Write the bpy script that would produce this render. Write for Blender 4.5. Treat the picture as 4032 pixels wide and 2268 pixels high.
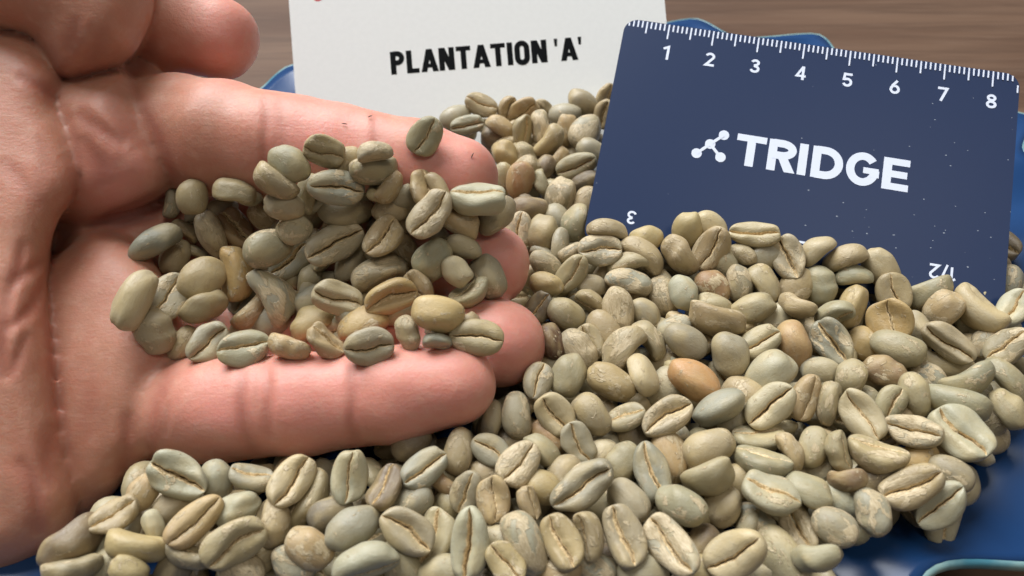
import bpy, bmesh, math, random
import numpy as np
from mathutils import Vector, Matrix, Quaternion

for o in list(bpy.data.objects):
    bpy.data.objects.remove(o)
S = 0.001                                   # every size below is written in millimetres
scene = bpy.context.scene
COL = scene.collection
# ---------------------------------------------------------------- camera
PITCH = math.radians(48.0); CAM_H = 145.0
cam_data = bpy.data.cameras.new('camera'); cam = bpy.data.objects.new('camera', cam_data); COL.objects.link(cam)
cam.location = (0, 0, CAM_H * S); cam.rotation_euler = (math.radians(90) - PITCH, 0, 0)
cam_data.sensor_width = 36.0; cam_data.lens = 18.0 / math.tan(math.radians(34.5))
cam_data.clip_start = 0.005; cam_data.clip_end = 20.0
cam_data.dof.use_dof = True; cam_data.dof.focus_distance = 0.146; cam_data.dof.aperture_fstop = 22.0
scene.camera = cam
# ---------------------------------------------------------------- light: a bright window beyond the table, a dim room around
world = bpy.data.worlds.new('World'); scene.world = world; world.use_nodes = True
bg = world.node_tree.nodes['Background']; bg.inputs[0].default_value = (1.0, 0.97, 0.93, 1); bg.inputs[1].default_value = 0.15
def area(name, loc, target, sx, sy, power, colr):
    d = bpy.data.lights.new(name, 'AREA'); d.shape = 'RECTANGLE'; d.size = sx; d.size_y = sy; d.energy = power; d.color = colr
    o = bpy.data.objects.new(name, d); COL.objects.link(o); o.location = loc
    o.rotation_euler = (Vector(target) - Vector(loc)).to_track_quat('-Z', 'Y').to_euler()
    return o
area('window_light', (-0.66, 1.18, 1.66), (0.0, 0.12, 0.03), 1.6, 1.4, 92.0, (0.97, 0.985, 1.0))
area('warm_fill_light', (0.5, -0.25, 1.5), (0.03, 0.1, 0.03), 0.4, 0.4, 4.0, (1.0, 0.92, 0.80))  # warm fill added high on the near right, no known fixture
scene.view_settings.view_transform = 'Standard'; scene.view_settings.look = 'None'
scene.view_settings.exposure = 0.08; scene.view_settings.gamma = 1.0; scene.view_settings.use_curve_mapping = False
scene.render.engine = 'CYCLES'; scene.cycles.use_denoising = True
scene.cycles.max_bounces = 8; scene.cycles.diffuse_bounces = 4; scene.cycles.glossy_bounces = 3

# ---------------------------------------------------------------- helpers
def mesh_obj(name, verts, faces, mat=None, parent=None, smooth=True, scale=S):
    me = bpy.data.meshes.new(name)
    v = np.asarray(verts, dtype=float) * scale
    me.from_pydata(v.tolist(), [], [list(map(int, f)) for f in faces]); me.update()
    if smooth: me.polygons.foreach_set('use_smooth', [True] * len(me.polygons))
    o = bpy.data.objects.new(name, me); COL.objects.link(o)
    if mat: me.materials.append(mat)
    if parent: o.parent = parent
    return o
def tag(o, label=None, cat=None, group=None, kind=None):
    if label: o['label'] = label
    if cat: o['category'] = cat
    if group: o['group'] = group
    if kind: o['kind'] = kind
    return o
class Nodes:
    def __init__(self, name):
        self.m = bpy.data.materials.new(name); self.m.use_nodes = True
        self.t = self.m.node_tree; self.b = self.t.nodes['Principled BSDF']
    def n(self, typ, **kw):
        x = self.t.nodes.new(typ)
        for k, v in kw.items(): setattr(x, k, v)
        return x
    def link(self, a, b): self.t.links.new(a, b)
    def set(self, sock, val):
        if hasattr(val, 'is_output'): self.link(val, sock)
        else: sock.default_value = val
    def math(self, op, a, b=0.5, clamp=False):
        x = self.n('ShaderNodeMath', operation=op, use_clamp=clamp); self.set(x.inputs[0], a); self.set(x.inputs[1], b); return x.outputs[0]
    def mix(self, f, a, b, mode='MIX'):
        x = self.n('ShaderNodeMix', data_type='RGBA', blend_type=mode)
        self.set(x.inputs[0], f); self.set(x.inputs[6], a if hasattr(a, 'is_output') else (*a, 1)); self.set(x.inputs[7], b if hasattr(b, 'is_output') else (*b, 1))
        return x.outputs[2]
    def noise(self, vec, scale, detail=3, rough=0.55, dist=0.0):
        x = self.n('ShaderNodeTexNoise'); self.link(vec, x.inputs['Vector'])
        x.inputs['Scale'].default_value = scale; x.inputs['Detail'].default_value = detail; x.inputs['Roughness'].default_value = rough; x.inputs['Distortion'].default_value = dist
        return x.outputs[0]
    def ramp(self, v, lo, hi):
        x = self.n('ShaderNodeMapRange', interpolation_type='SMOOTHSTEP'); self.set(x.inputs[0], v); self.set(x.inputs[1], lo); self.set(x.inputs[2], hi); return x.outputs[0]
    def bump(self, h, strength, dist, prev=None):
        x = self.n('ShaderNodeBump'); x.inputs['Strength'].default_value = strength; x.inputs['Distance'].default_value = dist; self.link(h, x.inputs['Height'])
        if prev: self.link(prev, x.inputs['Normal'])
        return x.outputs[0]
    def vscale(self, vec, sx, sy, sz, rot=0):
        x = self.n('ShaderNodeMapping'); self.link(vec, x.inputs[0]); x.inputs['Scale'].default_value = (sx, sy, sz); x.inputs['Rotation'].default_value = (0, 0, rot); return x.outputs[0]
    def coords(self, which='Object'): return self.n('ShaderNodeTexCoord').outputs[which]
    def p(self, **kw):
        for k, v in kw.items():
            s = self.b.inputs[k.replace('_', ' ')]
            self.set(s, (*v, 1) if isinstance(v, tuple) and len(v) == 3 and s.type == 'RGBA' else v)
        return self.m

# ---------------------------------------------------------------- materials
def mat_wood():
    N = Nodes('table_veneer'); c = N.coords()
    g = N.vscale(c, 9, 150, 20, math.radians(-5)); w = N.vscale(c, 3, 34, 8, math.radians(-5))
    n1 = N.noise(g, 1.0, 5, .6, .6); n2 = N.noise(w, 1.0, 3, .5, 1.2); n3 = N.noise(N.vscale(c, 40, 900, 40, math.radians(-5)), 1.0, 2)
    col = N.mix(N.ramp(n2, .3, .7), (.082, .044, .027), (.132, .079, .051))
    col = N.mix(N.math('MULTIPLY', N.ramp(n1, .42, .68), .55), col, (.056, .031, .020))
    col = N.mix(N.math('MULTIPLY', N.ramp(n3, .5, .75), .25), col, (.19, .128, .092))
    return N.p(Base_Color=col, Roughness=.62, Specular_IOR_Level=.18, Normal=N.bump(n1, .15, .0005))
def mat_glaze():
    N = Nodes('blue_glaze'); c = N.coords(); n = N.noise(c, 18, 2)
    return N.p(Base_Color=N.mix(N.ramp(n, .3, .7), (.008, .037, .118), (.011, .047, .142)), Roughness=.26, Specular_IOR_Level=.38, Normal=N.bump(N.noise(c, 60, 2), .05, .0005))
def mat_rim():
    N = Nodes('pale_glaze_edge'); n = N.noise(N.coords(), 120, 3)
    return N.p(Base_Color=N.mix(N.ramp(n, .3, .65), (.05, .18, .24), (.24, .36, .34)), Roughness=.3)
def mat_plastic():
    N = Nodes('navy_plastic'); c = N.coords()
    v = N.n('ShaderNodeTexVoronoi'); N.link(N.vscale(c, 1000, 1700, 1000, math.radians(-12)), v.inputs['Vector']); v.inputs['Scale'].default_value = .42
    speck = N.math('LESS_THAN', v.outputs['Distance'], N.math('MULTIPLY', N.noise(c, 500, 2), .14))
    sep = N.n('ShaderNodeSeparateXYZ'); N.link(c, sep.inputs[0])
    dens = N.math('ADD', N.math('MULTIPLY', sep.outputs[0], 7.0), N.math('MULTIPLY', sep.outputs[1], -6.5))
    where = N.math('GREATER_THAN', N.math('ADD', N.noise(c, 330, 2), N.math('MULTIPLY', dens, .55)), .80)
    m = N.math('MULTIPLY', N.math('MULTIPLY', speck, where), .55)
    return N.p(Base_Color=N.mix(m, (.008, .024, .078), (.50, .55, .62)), Roughness=N.math('ADD', .42, N.math('MULTIPLY', m, .3)), Specular_IOR_Level=.32)
def mat_plain(name, col, rough=.6, spec=.4):
    N = Nodes(name); n = N.noise(N.coords(), 300, 2)
    return N.p(Base_Color=N.mix(N.math('MULTIPLY', N.ramp(n, .3, .7), .12), col, tuple(x * .8 for x in col)), Roughness=rough, Specular_IOR_Level=spec)
def mat_paper():
    N = Nodes('white_card'); c = N.coords(); n = N.noise(c, 700, 3)
    return N.p(Base_Color=N.mix(N.ramp(n, .35, .65), (.795, .82, .815), (.81, .835, .83)), Roughness=.38, Specular_IOR_Level=.4)
def mat_bean(filler=False):
    N = Nodes('green_coffee_deep' if filler else 'green_coffee')
    oi = N.n('ShaderNodeObjectInfo'); c = N.coords()
    off = N.n('ShaderNodeVectorMath', operation='ADD'); sc = N.n('ShaderNodeVectorMath', operation='SCALE')
    cmb = N.n('ShaderNodeCombineXYZ')
    for k, f in enumerate((37.0, 91.0, 53.0)): N.link(N.math('MULTIPLY', oi.outputs['Random'], f), cmb.inputs[k])
    N.link(c, off.inputs[0]); N.link(cmb.outputs[0], off.inputs[1]); v = off.outputs[0]
    if filler:
        a = N.n('ShaderNodeAttribute', attribute_name='tint'); base = a.outputs['Color']; amount = .35
        v = N.vscale(c, 110, 110, 110)
    else:
        base = oi.outputs['Color']; amount = oi.outputs['Alpha']
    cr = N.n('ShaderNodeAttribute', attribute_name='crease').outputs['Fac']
    big = N.noise(v, 2.1, 2, .5); mid = N.noise(v, 6.0, 4, .6, .4); fine = N.noise(v, 30, 3, .6)
    col = N.mix(N.math('MULTIPLY', N.ramp(big, .42, .72), .55), base, N.mix(.5, base, (.36, .27, .12)))
    col = N.mix(N.math('MULTIPLY', N.ramp(mid, .45, .75), .30), col, N.mix(.55, base, (.42, .42, .35)))
    col = N.mix(N.math('MULTIPLY', N.ramp(N.noise(v, 1.15, 2, .5), .50, .64), .55), col, N.mix(.6, base, (.52, .40, .19)))
    patchn = N.noise(v, 2.7, 5, .62, .5)
    lo = N.math('SUBTRACT', .70, N.math('MULTIPLY', amount, .30))
    patch = N.ramp(patchn, lo, N.math('ADD', lo, .035))
    streak = N.noise(N.vscale(v, 6, 22, 22), 1.0, 4, .65)
    pcol = N.mix(N.ramp(streak, .3, .7), (.41, .315, .18), (.60, .50, .325))
    col = N.mix(N.math('MULTIPLY', patch, .9), col, pcol)
    col = N.mix(N.math('MULTIPLY', N.ramp(fine, .60, .78), .22), col, (.20, .15, .08))
    stain = N.math('MULTIPLY', N.ramp(N.noise(v, 3.4, 5, .7, .8), .56, .70), .50)
    col = N.mix(stain, col, N.mix(.65, base, (.25, .155, .065)))
    col = N.mix(N.math('MULTIPLY', N.ramp(N.noise(N.vscale(v, 9, 34, 34), 1.0, 4, .7), .58, .74), .30), col, (.60, .53, .39))
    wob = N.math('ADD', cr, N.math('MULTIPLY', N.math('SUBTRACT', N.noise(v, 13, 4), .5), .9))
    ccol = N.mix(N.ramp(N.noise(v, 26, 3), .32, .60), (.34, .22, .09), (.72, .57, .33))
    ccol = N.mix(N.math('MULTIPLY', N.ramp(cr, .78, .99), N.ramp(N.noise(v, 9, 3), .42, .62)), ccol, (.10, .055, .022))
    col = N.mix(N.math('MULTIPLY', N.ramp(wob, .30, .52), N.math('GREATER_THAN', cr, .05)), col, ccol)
    b = N.bump(mid, .22, .0005); b = N.bump(patch, .28, .00015, b); b = N.bump(N.math('MULTIPLY', streak, patch), .5, .0003, b); b = N.bump(fine, .5, .00016, b); b = N.bump(N.noise(v, 75, 2, .6), .3, .00008, b)
    return N.p(Base_Color=col, Roughness=N.math('ADD', .31, N.math('MULTIPLY', N.ramp(mid, .3, .7), .22)), Specular_IOR_Level=.5, Normal=b,
               Subsurface_Weight=.06, Subsurface_Scale=.0005, Subsurface_Radius=(1.0, .8, .4))
def mat_skin():
    N = Nodes('skin'); c = N.coords()
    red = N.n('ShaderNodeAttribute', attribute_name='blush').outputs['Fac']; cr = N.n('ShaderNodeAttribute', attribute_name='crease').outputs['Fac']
    n1 = N.noise(c, 75, 3, .6); n2 = N.noise(c, 420, 3, .6); n3 = N.noise(c, 1900, 2, .6); st = N.noise(N.vscale(c, 260, 1700, 1700, math.radians(3)), 1.0, 3, .6)
    col = N.mix(red, (.475, .232, .155), (.670, .292, .240))
    col = N.mix(N.math('MULTIPLY', N.ramp(n1, .35, .7), .35), col, (.54, .210, .142))
    col = N.mix(N.math('MULTIPLY', N.ramp(n2, .45, .75), .26), col, (.64, .40, .30))
    col = N.mix(N.math('MULTIPLY', cr, .8), col, (.36, .11, .075))  # redder creases, plus the shade of the palm folds painted in
    vo = N.n('ShaderNodeTexVoronoi', feature='DISTANCE_TO_EDGE'); N.link(N.vscale(c, 330, 620, 480, math.radians(20)), vo.inputs['Vector']); vo.inputs['Scale'].default_value = 1.0
    lines = N.ramp(vo.outputs['Distance'], 0.0, .10)
    col = N.mix(N.math('MULTIPLY', N.math('SUBTRACT', 1.0, lines), N.math('MULTIPLY', N.ramp(n1, .40, .70), .10)), col, (.42, .15, .10))
    b = N.bump(lines, .035, .0003); b = N.bump(n2, .10, .0006, b); b = N.bump(st, .12, .0004, b); b = N.bump(n3, .28, .00022, b)
    return N.p(Base_Color=col, Roughness=N.math('ADD', .40, N.math('MULTIPLY', n2, .18)), Specular_IOR_Level=.42, Normal=b,
               Subsurface_Weight=.85, Subsurface_Scale=.0013, Subsurface_Radius=(1.0, .36, .22))
M = dict(wood=mat_wood(), glaze=mat_glaze(), rim=mat_rim(), plastic=mat_plastic(), paper=mat_paper(), bean=mat_bean(), deep=mat_bean(True), skin=mat_skin(),
         ink=mat_plain('black_ink', (.004, .005, .006), .8, .1), print=mat_plain('white_print', (.70, .76, .90), .45), red=mat_plain('red_ink', (.62, .03, .07), .5), chaff=mat_plain('dark_chaff', (.05, .03, .02), .8))
# ---------------------------------------------------------------- table and scalloped bowl
def slab(name, x0, x1, y0, y1, z0, z1, mat):
    v = [(x0, y0, z0), (x1, y0, z0), (x1, y1, z0), (x0, y1, z0), (x0, y0, z1), (x1, y0, z1), (x1, y1, z1), (x0, y1, z1)]
    f = [(3, 2, 1, 0), (4, 5, 6, 7), (0, 1, 5, 4), (1, 2, 6, 5), (2, 3, 7, 6), (3, 0, 4, 7)]
    return mesh_obj(name, v, f, mat, smooth=False)
tag(slab('table', -600, 650, -250, 800, -25, 0, M['wood']), 'brown wood veneer table top under the bowl', 'table', kind='structure')
PCX, PCY, PAX, PAY, PROT, NL, PH0 = 4.4, 117.1, 139.7, 96.7, .347, 21, .039
def bowl_pt(r, th, lift=0.0):                 # r: 0 centre .. 1 rim of an oval platter with a wavy edge
    w = min(max((r - .58) / .42, 0.0), 1.0)
    lobe = 1.0 - 2.0 * (abs(math.sin(NL * (th - PH0) / 2.0)) ** 1.455)
    k = r + w * w * .06 * lobe
    X, Y = PAX * k * math.cos(th), PAY * k * math.sin(th); c, s = math.cos(PROT), math.sin(PROT)
    h = 4.0 + float(np.interp(r, [0, .30, .45, .52, .60, .66, .72, .78, .85, .92, 1.0], [0, .1, .6, 2.8, 7.0, 10.4, 13.6, 16.4, 19.0, 20.8, 22.0])) - w ** 3 * 1.1 * lobe + lift
    return (PCX + X * c - Y * s, PCY + X * s + Y * c, h)
NA = NL * 18
radii = list(np.concatenate([np.linspace(.05, .50, 8), np.linspace(.53, 1.0, 22)]))
V = [(PCX, PCY, 4.0)]; Fc = []
for r in radii:
    for k in range(NA): V.append(bowl_pt(r, 2 * math.pi * k / NA))
def ring(i, k): return 1 + i * NA + (k % NA)
for k in range(NA): Fc.append((0, ring(0, k), ring(0, k + 1)))
for i in range(len(radii) - 1):
    for k in range(NA): Fc.append((ring(i, k), ring(i + 1, k), ring(i + 1, k + 1), ring(i, k + 1)))
base = len(V); V.append((PCX, PCY, 0.4))
outer = [r for r in reversed(radii)]
for r in outer:
    for k in range(NA):
        x, y, z = bowl_pt(r, 2 * math.pi * k / NA); V.append((x, y, max(z - 3.2 if r < .98 else z - 2.2, .4)))
def oring(i, k): return base + 1 + i * NA + (k % NA)
last = len(radii) - 1
for k in range(NA): Fc.append((ring(last, k), oring(0, k), oring(0, k + 1), ring(last, k + 1)))
for i in range(len(outer) - 1):
    for k in range(NA): Fc.append((oring(i, k), oring(i + 1, k), oring(i + 1, k + 1), oring(i, k + 1)))
for k in range(NA): Fc.append((base, oring(len(outer) - 1, k + 1), oring(len(outer) - 1, k)))
bowl = bpy.data.objects.new('bowl', None); COL.objects.link(bowl)
tag(bowl, 'glossy blue scalloped bowl with a pale rim under the bean pile', 'bowl')
mesh_obj('bowl_body', V, Fc, M['glaze'], bowl)
V = []; Fc = []; NS = 10
for k in range(NA):
    th = 2 * math.pi * k / NA; p = bowl_pt(1.0, th, -1.1); q = bowl_pt(1.0, th + .01, -1.1)
    tx, ty = q[0] - p[0], q[1] - p[1]; l = math.hypot(tx, ty); nx, ny = ty / l, -tx / l
    for j in range(NS):
        a = 2 * math.pi * j / NS; V.append((p[0] + nx * (.35 + .8 * math.cos(a)), p[1] + ny * (.35 + .8 * math.cos(a)), p[2] + 1.15 * math.sin(a)))
for k in range(NA):
    for j in range(NS): Fc.append((k * NS + j, ((k + 1) % NA) * NS + j, ((k + 1) % NA) * NS + (j + 1) % NS, k * NS + (j + 1) % NS))
mesh_obj('rim', V, Fc, M['rim'], bowl)

# ---------------------------------------------------------------- lettering: strokes laid as thin inlays
def arc(cx, cy, rx, ry, a0, a1, n=14):
    return [(cx + rx * math.cos(math.radians(a0 + (a1 - a0) * i / n)), cy + ry * math.sin(math.radians(a0 + (a1 - a0) * i / n))) for i in range(n + 1)]
def stroke(pts, w, closed=False):
    n = len(pts); L = []; Rr = []
    for i in range(n):
        p = np.array(pts[i], float)
        a = np.array(pts[i - 1] if (i or closed) else pts[0], float); b = np.array(pts[(i + 1) % n] if (i < n - 1 or closed) else pts[-1], float)
        d1 = p - a; d2 = b - p; l1 = np.linalg.norm(d1); l2 = np.linalg.norm(d2)
        d1 = d1 / l1 if l1 > 1e-9 else d2 / l2; d2 = d2 / l2 if l2 > 1e-9 else d1
        m = d1 + d2; lm = np.linalg.norm(m); m = m / lm if lm > 1e-3 else d1
        nn = np.array([-m[1], m[0]]); sc = 1.0 / max(abs(m @ d1), .42)
        L.append(p + nn * w / 2 * sc); Rr.append(p - nn * w / 2 * sc)
    q = []
    for i in range(n if closed else n - 1):
        j = (i + 1) % n; q.append([tuple(L[i]), tuple(L[j]), tuple(Rr[j]), tuple(Rr[i])])
    return q
# glyphs: box 1 high, y up; returns (quads, advance)
def glyph(ch, w, wd):
    h = w / 2
    if ch == 'P': return stroke([(h, 0), (h, 1)], w) + stroke([(h, 1 - h * .85)] + [(wd * .48, 1 - h * .85)] + arc(wd * .48, .70, wd * .52 - h, .30 - h * .85, 90, -90) + [(h, .40 + h * .85)], w * .95)
    if ch == 'R': return glyph('P', w, wd)[:] + [[(wd * .34, .47), (wd * .34 + w * 1.15, .47), (wd + .01, 0), (wd - w * 1.22, 0)]]
    if ch == 'L': return stroke([(h, 1), (h, 0)], w) + stroke([(0, h * .85), (wd, h * .85)], w * .85)
    if ch == 'I': return stroke([(h, 1), (h, 0)], w)
    if ch == 'T': return stroke([(0, 1 - h * .85), (wd, 1 - h * .85)], w * .85) + stroke([(wd / 2, 1), (wd / 2, 0)], w)
    if ch == 'E': return stroke([(h, 1), (h, 0)], w) + [q for y in (h * .85, .5, 1 - h * .85) for q in stroke([(h, y), (wd if y != .5 else wd * .93, y)], w * .85)]
    if ch == 'A':
        k = w * .52; return [[(0, 0), (w * 1.04, 0), (wd / 2 + k, 1), (wd / 2 - k, 1)], [(wd, 0), (wd - w * 1.04, 0), (wd / 2 - k, 1), (wd / 2 + k, 1)]] + stroke([(wd * .2, .27), (wd * .8, .27)], w * .75)
    if ch == 'N': return stroke([(h, 0), (h, 1)], w) + stroke([(wd - h, 0), (wd - h, 1)], w) + [[(0, 1), (w * 1.12, 1), (wd, 0), (wd - w * 1.12, 0)]]
    if ch == 'O': return stroke(arc(wd / 2, 1 - wd / 2 + .02, wd / 2 - h, wd / 2 - h + .02, 0, 180) + arc(wd / 2, wd / 2 - .02, wd / 2 - h, wd / 2 - h + .02, 180, 360), w, True)
    if ch == 'D': return stroke([(h, 0), (h, 1)], w) + stroke([(h, 1 - h * .85), (wd * .42, 1 - h * .85)] + arc(wd * .42, .5, wd * .58 - h, .5 - h * .85, 90, -90, 18) + [(h, h * .85)], w * .95)
    if ch == 'G': return stroke(arc(wd / 2, .5, wd / 2 - h, .51 - h * .8, 38, 360, 30), w * .95) + stroke([(wd * .52, .47), (wd - .02, .47)], w * .75) + stroke([(wd - h, .5), (wd - h, .28)], w)
    if ch == "'": return [[(0, 1), (w * .95, 1), (w * .78, .66), (w * .17, .66)]]
    if ch == '1': return stroke([(wd * .12, .80), (wd * .62, .965), (wd * .62, 0)], w)
    if ch == '2': return stroke(arc(wd / 2, .71, wd / 2 - h, .29 - h, 165, -25, 14) + [(h * 1.3, h * .9), (wd, h * .9)], w)
    if ch == '3': return stroke(arc(wd * .48, .745, wd * .45 - h, .255 - h, 165, -78, 14) + [(wd * .38, .52)], w) + stroke([(wd * .38, .51)] + arc(wd * .48, .285, wd * .5 - h, .285 - h, 80, -165, 14), w)
    if ch == '4': return stroke([(wd * .70, 0), (wd * .70, 1)], w) + stroke([(wd * .66, .97), (h * .8, .28), (wd, .28)], w * .9)
    if ch == '5': return stroke([(wd * .92, 1 - h), (wd * .2, 1 - h), (wd * .13, .54)] + arc(wd * .47, .33, wd * .5 - h, .33 - h, 125, -160, 16), w)
    if ch == '6': return stroke(arc(wd / 2, .33, wd / 2 - h, .33 - h, 0, 360, 20)[:-1], w, True) + stroke([(wd * .70, 1 - h * .4)] + [(wd * .30, .62), (h, .36)], w)
    if ch == '7': return stroke([(0, 1 - h), (wd * .88, 1 - h), (wd * .34, 0)], w)
    if ch == '8': return stroke(arc(wd / 2, .745, wd * .45 - h, .255 - h, 0, 360, 18)[:-1], w, True) + stroke(arc(wd / 2, .28, wd / 2 - h, .28 - h, 0, 360, 18)[:-1], w, True)
    if ch == '/': return stroke([(0, -.05), (wd, 1.05)], w)
def ink(name, quads, frame, lift, mat, parent):
    # quads in card millimetres (x right, y down); frame maps (x, y, out of the face) to the world
    V = []; Fc = []
    for i, q in enumerate(quads):
        z = lift + i * .0015; b = len(V)
        for x, y in q: V.append(frame(x, y, z))
        Fc.append((b, b + 1, b + 2, b + 3))
    o = mesh_obj(name, V, Fc, mat, parent, smooth=False); return o
def put(quads, x, y, h, flip=False):
    s = -1 if flip else 1
    return [[(x + s * a * h, y - s * b * h) for a, b in q] for q in quads]
FWD = np.array([0, -math.sin(PITCH), math.cos(PITCH)]); DOWN = np.array([0, math.cos(PITCH), math.sin(PITCH)])
def to_world(p): return (p[0], float(np.dot(p, FWD)), CAM_H - float(np.dot(p, DOWN)))
def rounded(w, h, r, n=8):
    return arc(w - r, r, r, r, -90, 0, n) + arc(w - r, h - r, r, r, 0, 90, n) + arc(r, h - r, r, r, 90, 180, n) + arc(r, r, r, r, 180, 270, n)
def card_body(name, outline, frame, th, mat, parent):
    n = len(outline); V = [frame(x, y, 0) for x, y in outline] + [frame(x, y, -th) for x, y in outline]
    Fc = [tuple(range(n)), tuple(range(2 * n - 1, n - 1, -1))] + [(i, i + n, (i + 1) % n + n, (i + 1) % n) for i in range(n)]
    return mesh_obj(name, V, Fc, mat, parent, smooth=False)
def flat_frame(origin, ex, ey, root):
    # a placed frame: the root Empty carries the pose, parts are built in its own axes (x right, y up the face, z out)
    ex = Vector(ex).normalized(); ey = Vector(ey).normalized(); ez = ex.cross(ey)
    root.matrix_world = Matrix.Translation(Vector(origin) * S) @ Matrix((ex, ey, ez)).transposed().to_4x4()
    return lambda x, y, z: (x, -y, z)
def cam_dir(v): return (v[0], float(np.dot(v, FWD)), -float(np.dot(v, DOWN)))
# ruler card, 85.6 x 54 mm, leaning in the beans
RC = np.array([[0.97644, -0.204399, 0.069186], [0.184343, 0.956772, 0.224954], [-0.112176, -0.2069, 0.97191]]); TC = np.array([26.054, -61.675, 170.23])
ruler = bpy.data.objects.new('ruler_card', None); COL.objects.link(ruler)
fr = flat_frame(to_world(TC), cam_dir(RC[:, 0]), cam_dir(-RC[:, 1]), ruler)
tag(ruler, 'navy blue plastic ruler card printed TRIDGE leaning in the beans', 'ruler card')
card_body('card_body', rounded(85.6, 54.0, 3.2), fr, .76, M['plastic'], ruler)
q = []
for k in range(1, 85):
    l = 3.75 if k % 10 == 0 else 3.1 if k % 5 == 0 else 1.8
    y0 = .12
    if k < 4: y0 = 3.2 - math.sqrt(max(3.2 ** 2 - (3.2 - k) ** 2, 0)) + .1
    if k > 82: y0 = 3.2 - math.sqrt(max(3.2 ** 2 - (k - 82.4) ** 2, 0)) + .1
    q += stroke([(k, y0), (k, max(l, y0 + .7))], .34)
q += stroke([(85.15, 2.6), (85.15, 4.4)], .34)
ink('scale_ticks', q, fr, .02, M['print'], ruler)
for i in range(8):
    ink('scale_numeral', put(glyph(str(i + 1), .17, .66), 10 * (i + 1) - 1.0 + (.35 if i == 0 else 0), 8.85, 3.3), fr, .02, M['print'], ruler)
ink('inch_numeral', put(glyph('3', .16, .66), 10.3, 45.4, 3.0, True), fr, .02, M['print'], ruler)
ink('inch_numeral', put(glyph('2', .16, .66), 46.3, 45.6, 3.0, True), fr, .02, M['print'], ruler)
ink('inch_numeral', put(glyph('1', .16, .5), 76.0, 45.6, 3.0, True) + put(glyph('/', .15, .36), 74.15, 45.4, 3.0, True) + put(glyph('2', .16, .66), 72.75, 45.5, 3.15, True), fr, .02, M['print'], ruler)
for ch, x0, x1 in (('T', 28.68, 35.0), ('R', 35.56, 41.5), ('I', 42.0, 44.0), ('D', 44.8, 51.35), ('G', 51.9, 58.8), ('E', 59.5, 64.9)):
    h = 7.2; ink('letter', put(glyph(ch, .25, (x1 - x0) / h), x0, 30.97, h), fr, .02, M['print'], ruler)
mk = []
for (x, y) in ((25.75, 24.72), (23.15, 27.3), (20.6, 29.92), (25.74, 29.95)):
    c = arc(x, y, 1.13, 1.13, 0, 360, 20); mk += [[c[i], c[i + 1], c[(21 - i - 2) % 21], c[(21 - i - 1) % 21]] for i in range(9)]
for a, b in (((25.75, 24.72), (23.15, 27.3)), ((23.15, 27.3), (20.6, 29.92)), ((23.15, 27.3), (25.74, 29.95))): mk += stroke([a, b], .66)
ink('network_emblem', mk, fr, .02, M['print'], ruler)
# white paper card standing behind the pile
def cam_pt0(u, v, z): return np.array([(u - 1288.0) / FPX * z, (v - 724.5) / FPX * z, z])
FPX = 1288.0 / math.tan(math.radians(34.5))
paper = bpy.data.objects.new('paper_card', None); COL.objects.link(paper)
ZP = 206.0; px = ZP / FPX
TL = cam_pt0(722, -60, ZP); a5 = math.radians(4.6)
exc = np.array([math.cos(a5), -math.sin(a5), .0]); eyc = np.array([-math.sin(a5), -math.cos(a5), .03]); eyc /= np.linalg.norm(eyc)
fp = flat_frame(to_world(TL), cam_dir(exc), cam_dir(eyc), paper)
tag(paper, "white paper card printed PLANTATION 'A' standing behind the beans", 'paper card')
card_body('card_body', [(0, 0), (941 * px, 0), (941 * px, 62), (0, 62)][::-1], fp, .35, M['paper'], paper)
def paper_xy(u, v):
    d = cam_pt0(u, v, ZP) - TL; return float(d @ exc), float(-(d @ eyc))
x0, yb = paper_xy(986, 191); x1, _ = paper_xy(1467, 158); hcap = 58.0 * px
wid = dict(P=.60, L=.53, A=.74, N=.66, T=.62, I=.235, O=.64); gap = .075
tot = 0; seq = []
for ch in "PLANTATION 'A'":
    if ch == ' ': tot += .24; continue
    w_ = wid.get(ch, .17); seq.append((ch, tot, w_)); tot += w_ + (gap if ch not in 'A' else .03)
k = (x1 - x0) / (tot - gap); hh = hcap
for ch, off, w_ in seq:
    g = glyph(ch, .240 if ch != "'" else .17, w_ * k / hh)
    ink('letter', put(g, x0 + off * k, yb, hh), fp, .02, M['ink'], paper)
rx, ry = paper_xy(800, -9); c = arc(rx, ry, 1.45, 1.45, 0, 360, 20)
ink('red_mark', [[c[i], c[i + 1], c[(19 - i) % 21], c[(20 - i) % 21]] for i in range(9)], fp, .02, M['red'], paper)
# ---------------------------------------------------------------- hand: a signed-distance body, meshed in millimetres
FPX = 1288.0 / math.tan(math.radians(34.5))
def cam_pt(u, v, z):
    return np.array([(u - 1288.0) / FPX * z, (v - 724.5) / FPX * z, z])
def sd_cone(p, a, b, r1, r2):
    ba = b - a; l2 = ba @ ba
    t = np.clip(((p - a) @ ba) / l2, 0, 1)
    q = p - a - t[:, None] * ba
    return np.sqrt((q * q).sum(1)) - (r1 + (r2 - r1) * t)
def sd_ell(p, c, r, rot=0.0):
    q = p - c
    cs, sn = math.cos(rot), math.sin(rot)
    q = np.stack([cs * q[:, 0] + sn * q[:, 1], -sn * q[:, 0] + cs * q[:, 1], q[:, 2]], 1)
    k0 = np.sqrt(((q / r) ** 2).sum(1)); k1 = np.sqrt(((q / (r * r)) ** 2).sum(1)) + 1e-9
    return k0 * (k0 - 1.0) / k1
def smin(a, b, k):
    h = np.maximum(k - np.abs(a - b), 0.0) / k
    return np.minimum(a, b) - h * h * k * 0.25
def chain(p, pts, k=2.0):
    d = None
    for (u0, v0, z0, r0), (u1, v1, z1, r1) in zip(pts[:-1], pts[1:]):
        e = sd_cone(p, cam_pt(u0, v0, z0), cam_pt(u1, v1, z1), r0 * z0 / FPX, r1 * z1 / FPX)
        d = e if d is None else smin(d, e, k)
    return d
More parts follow.
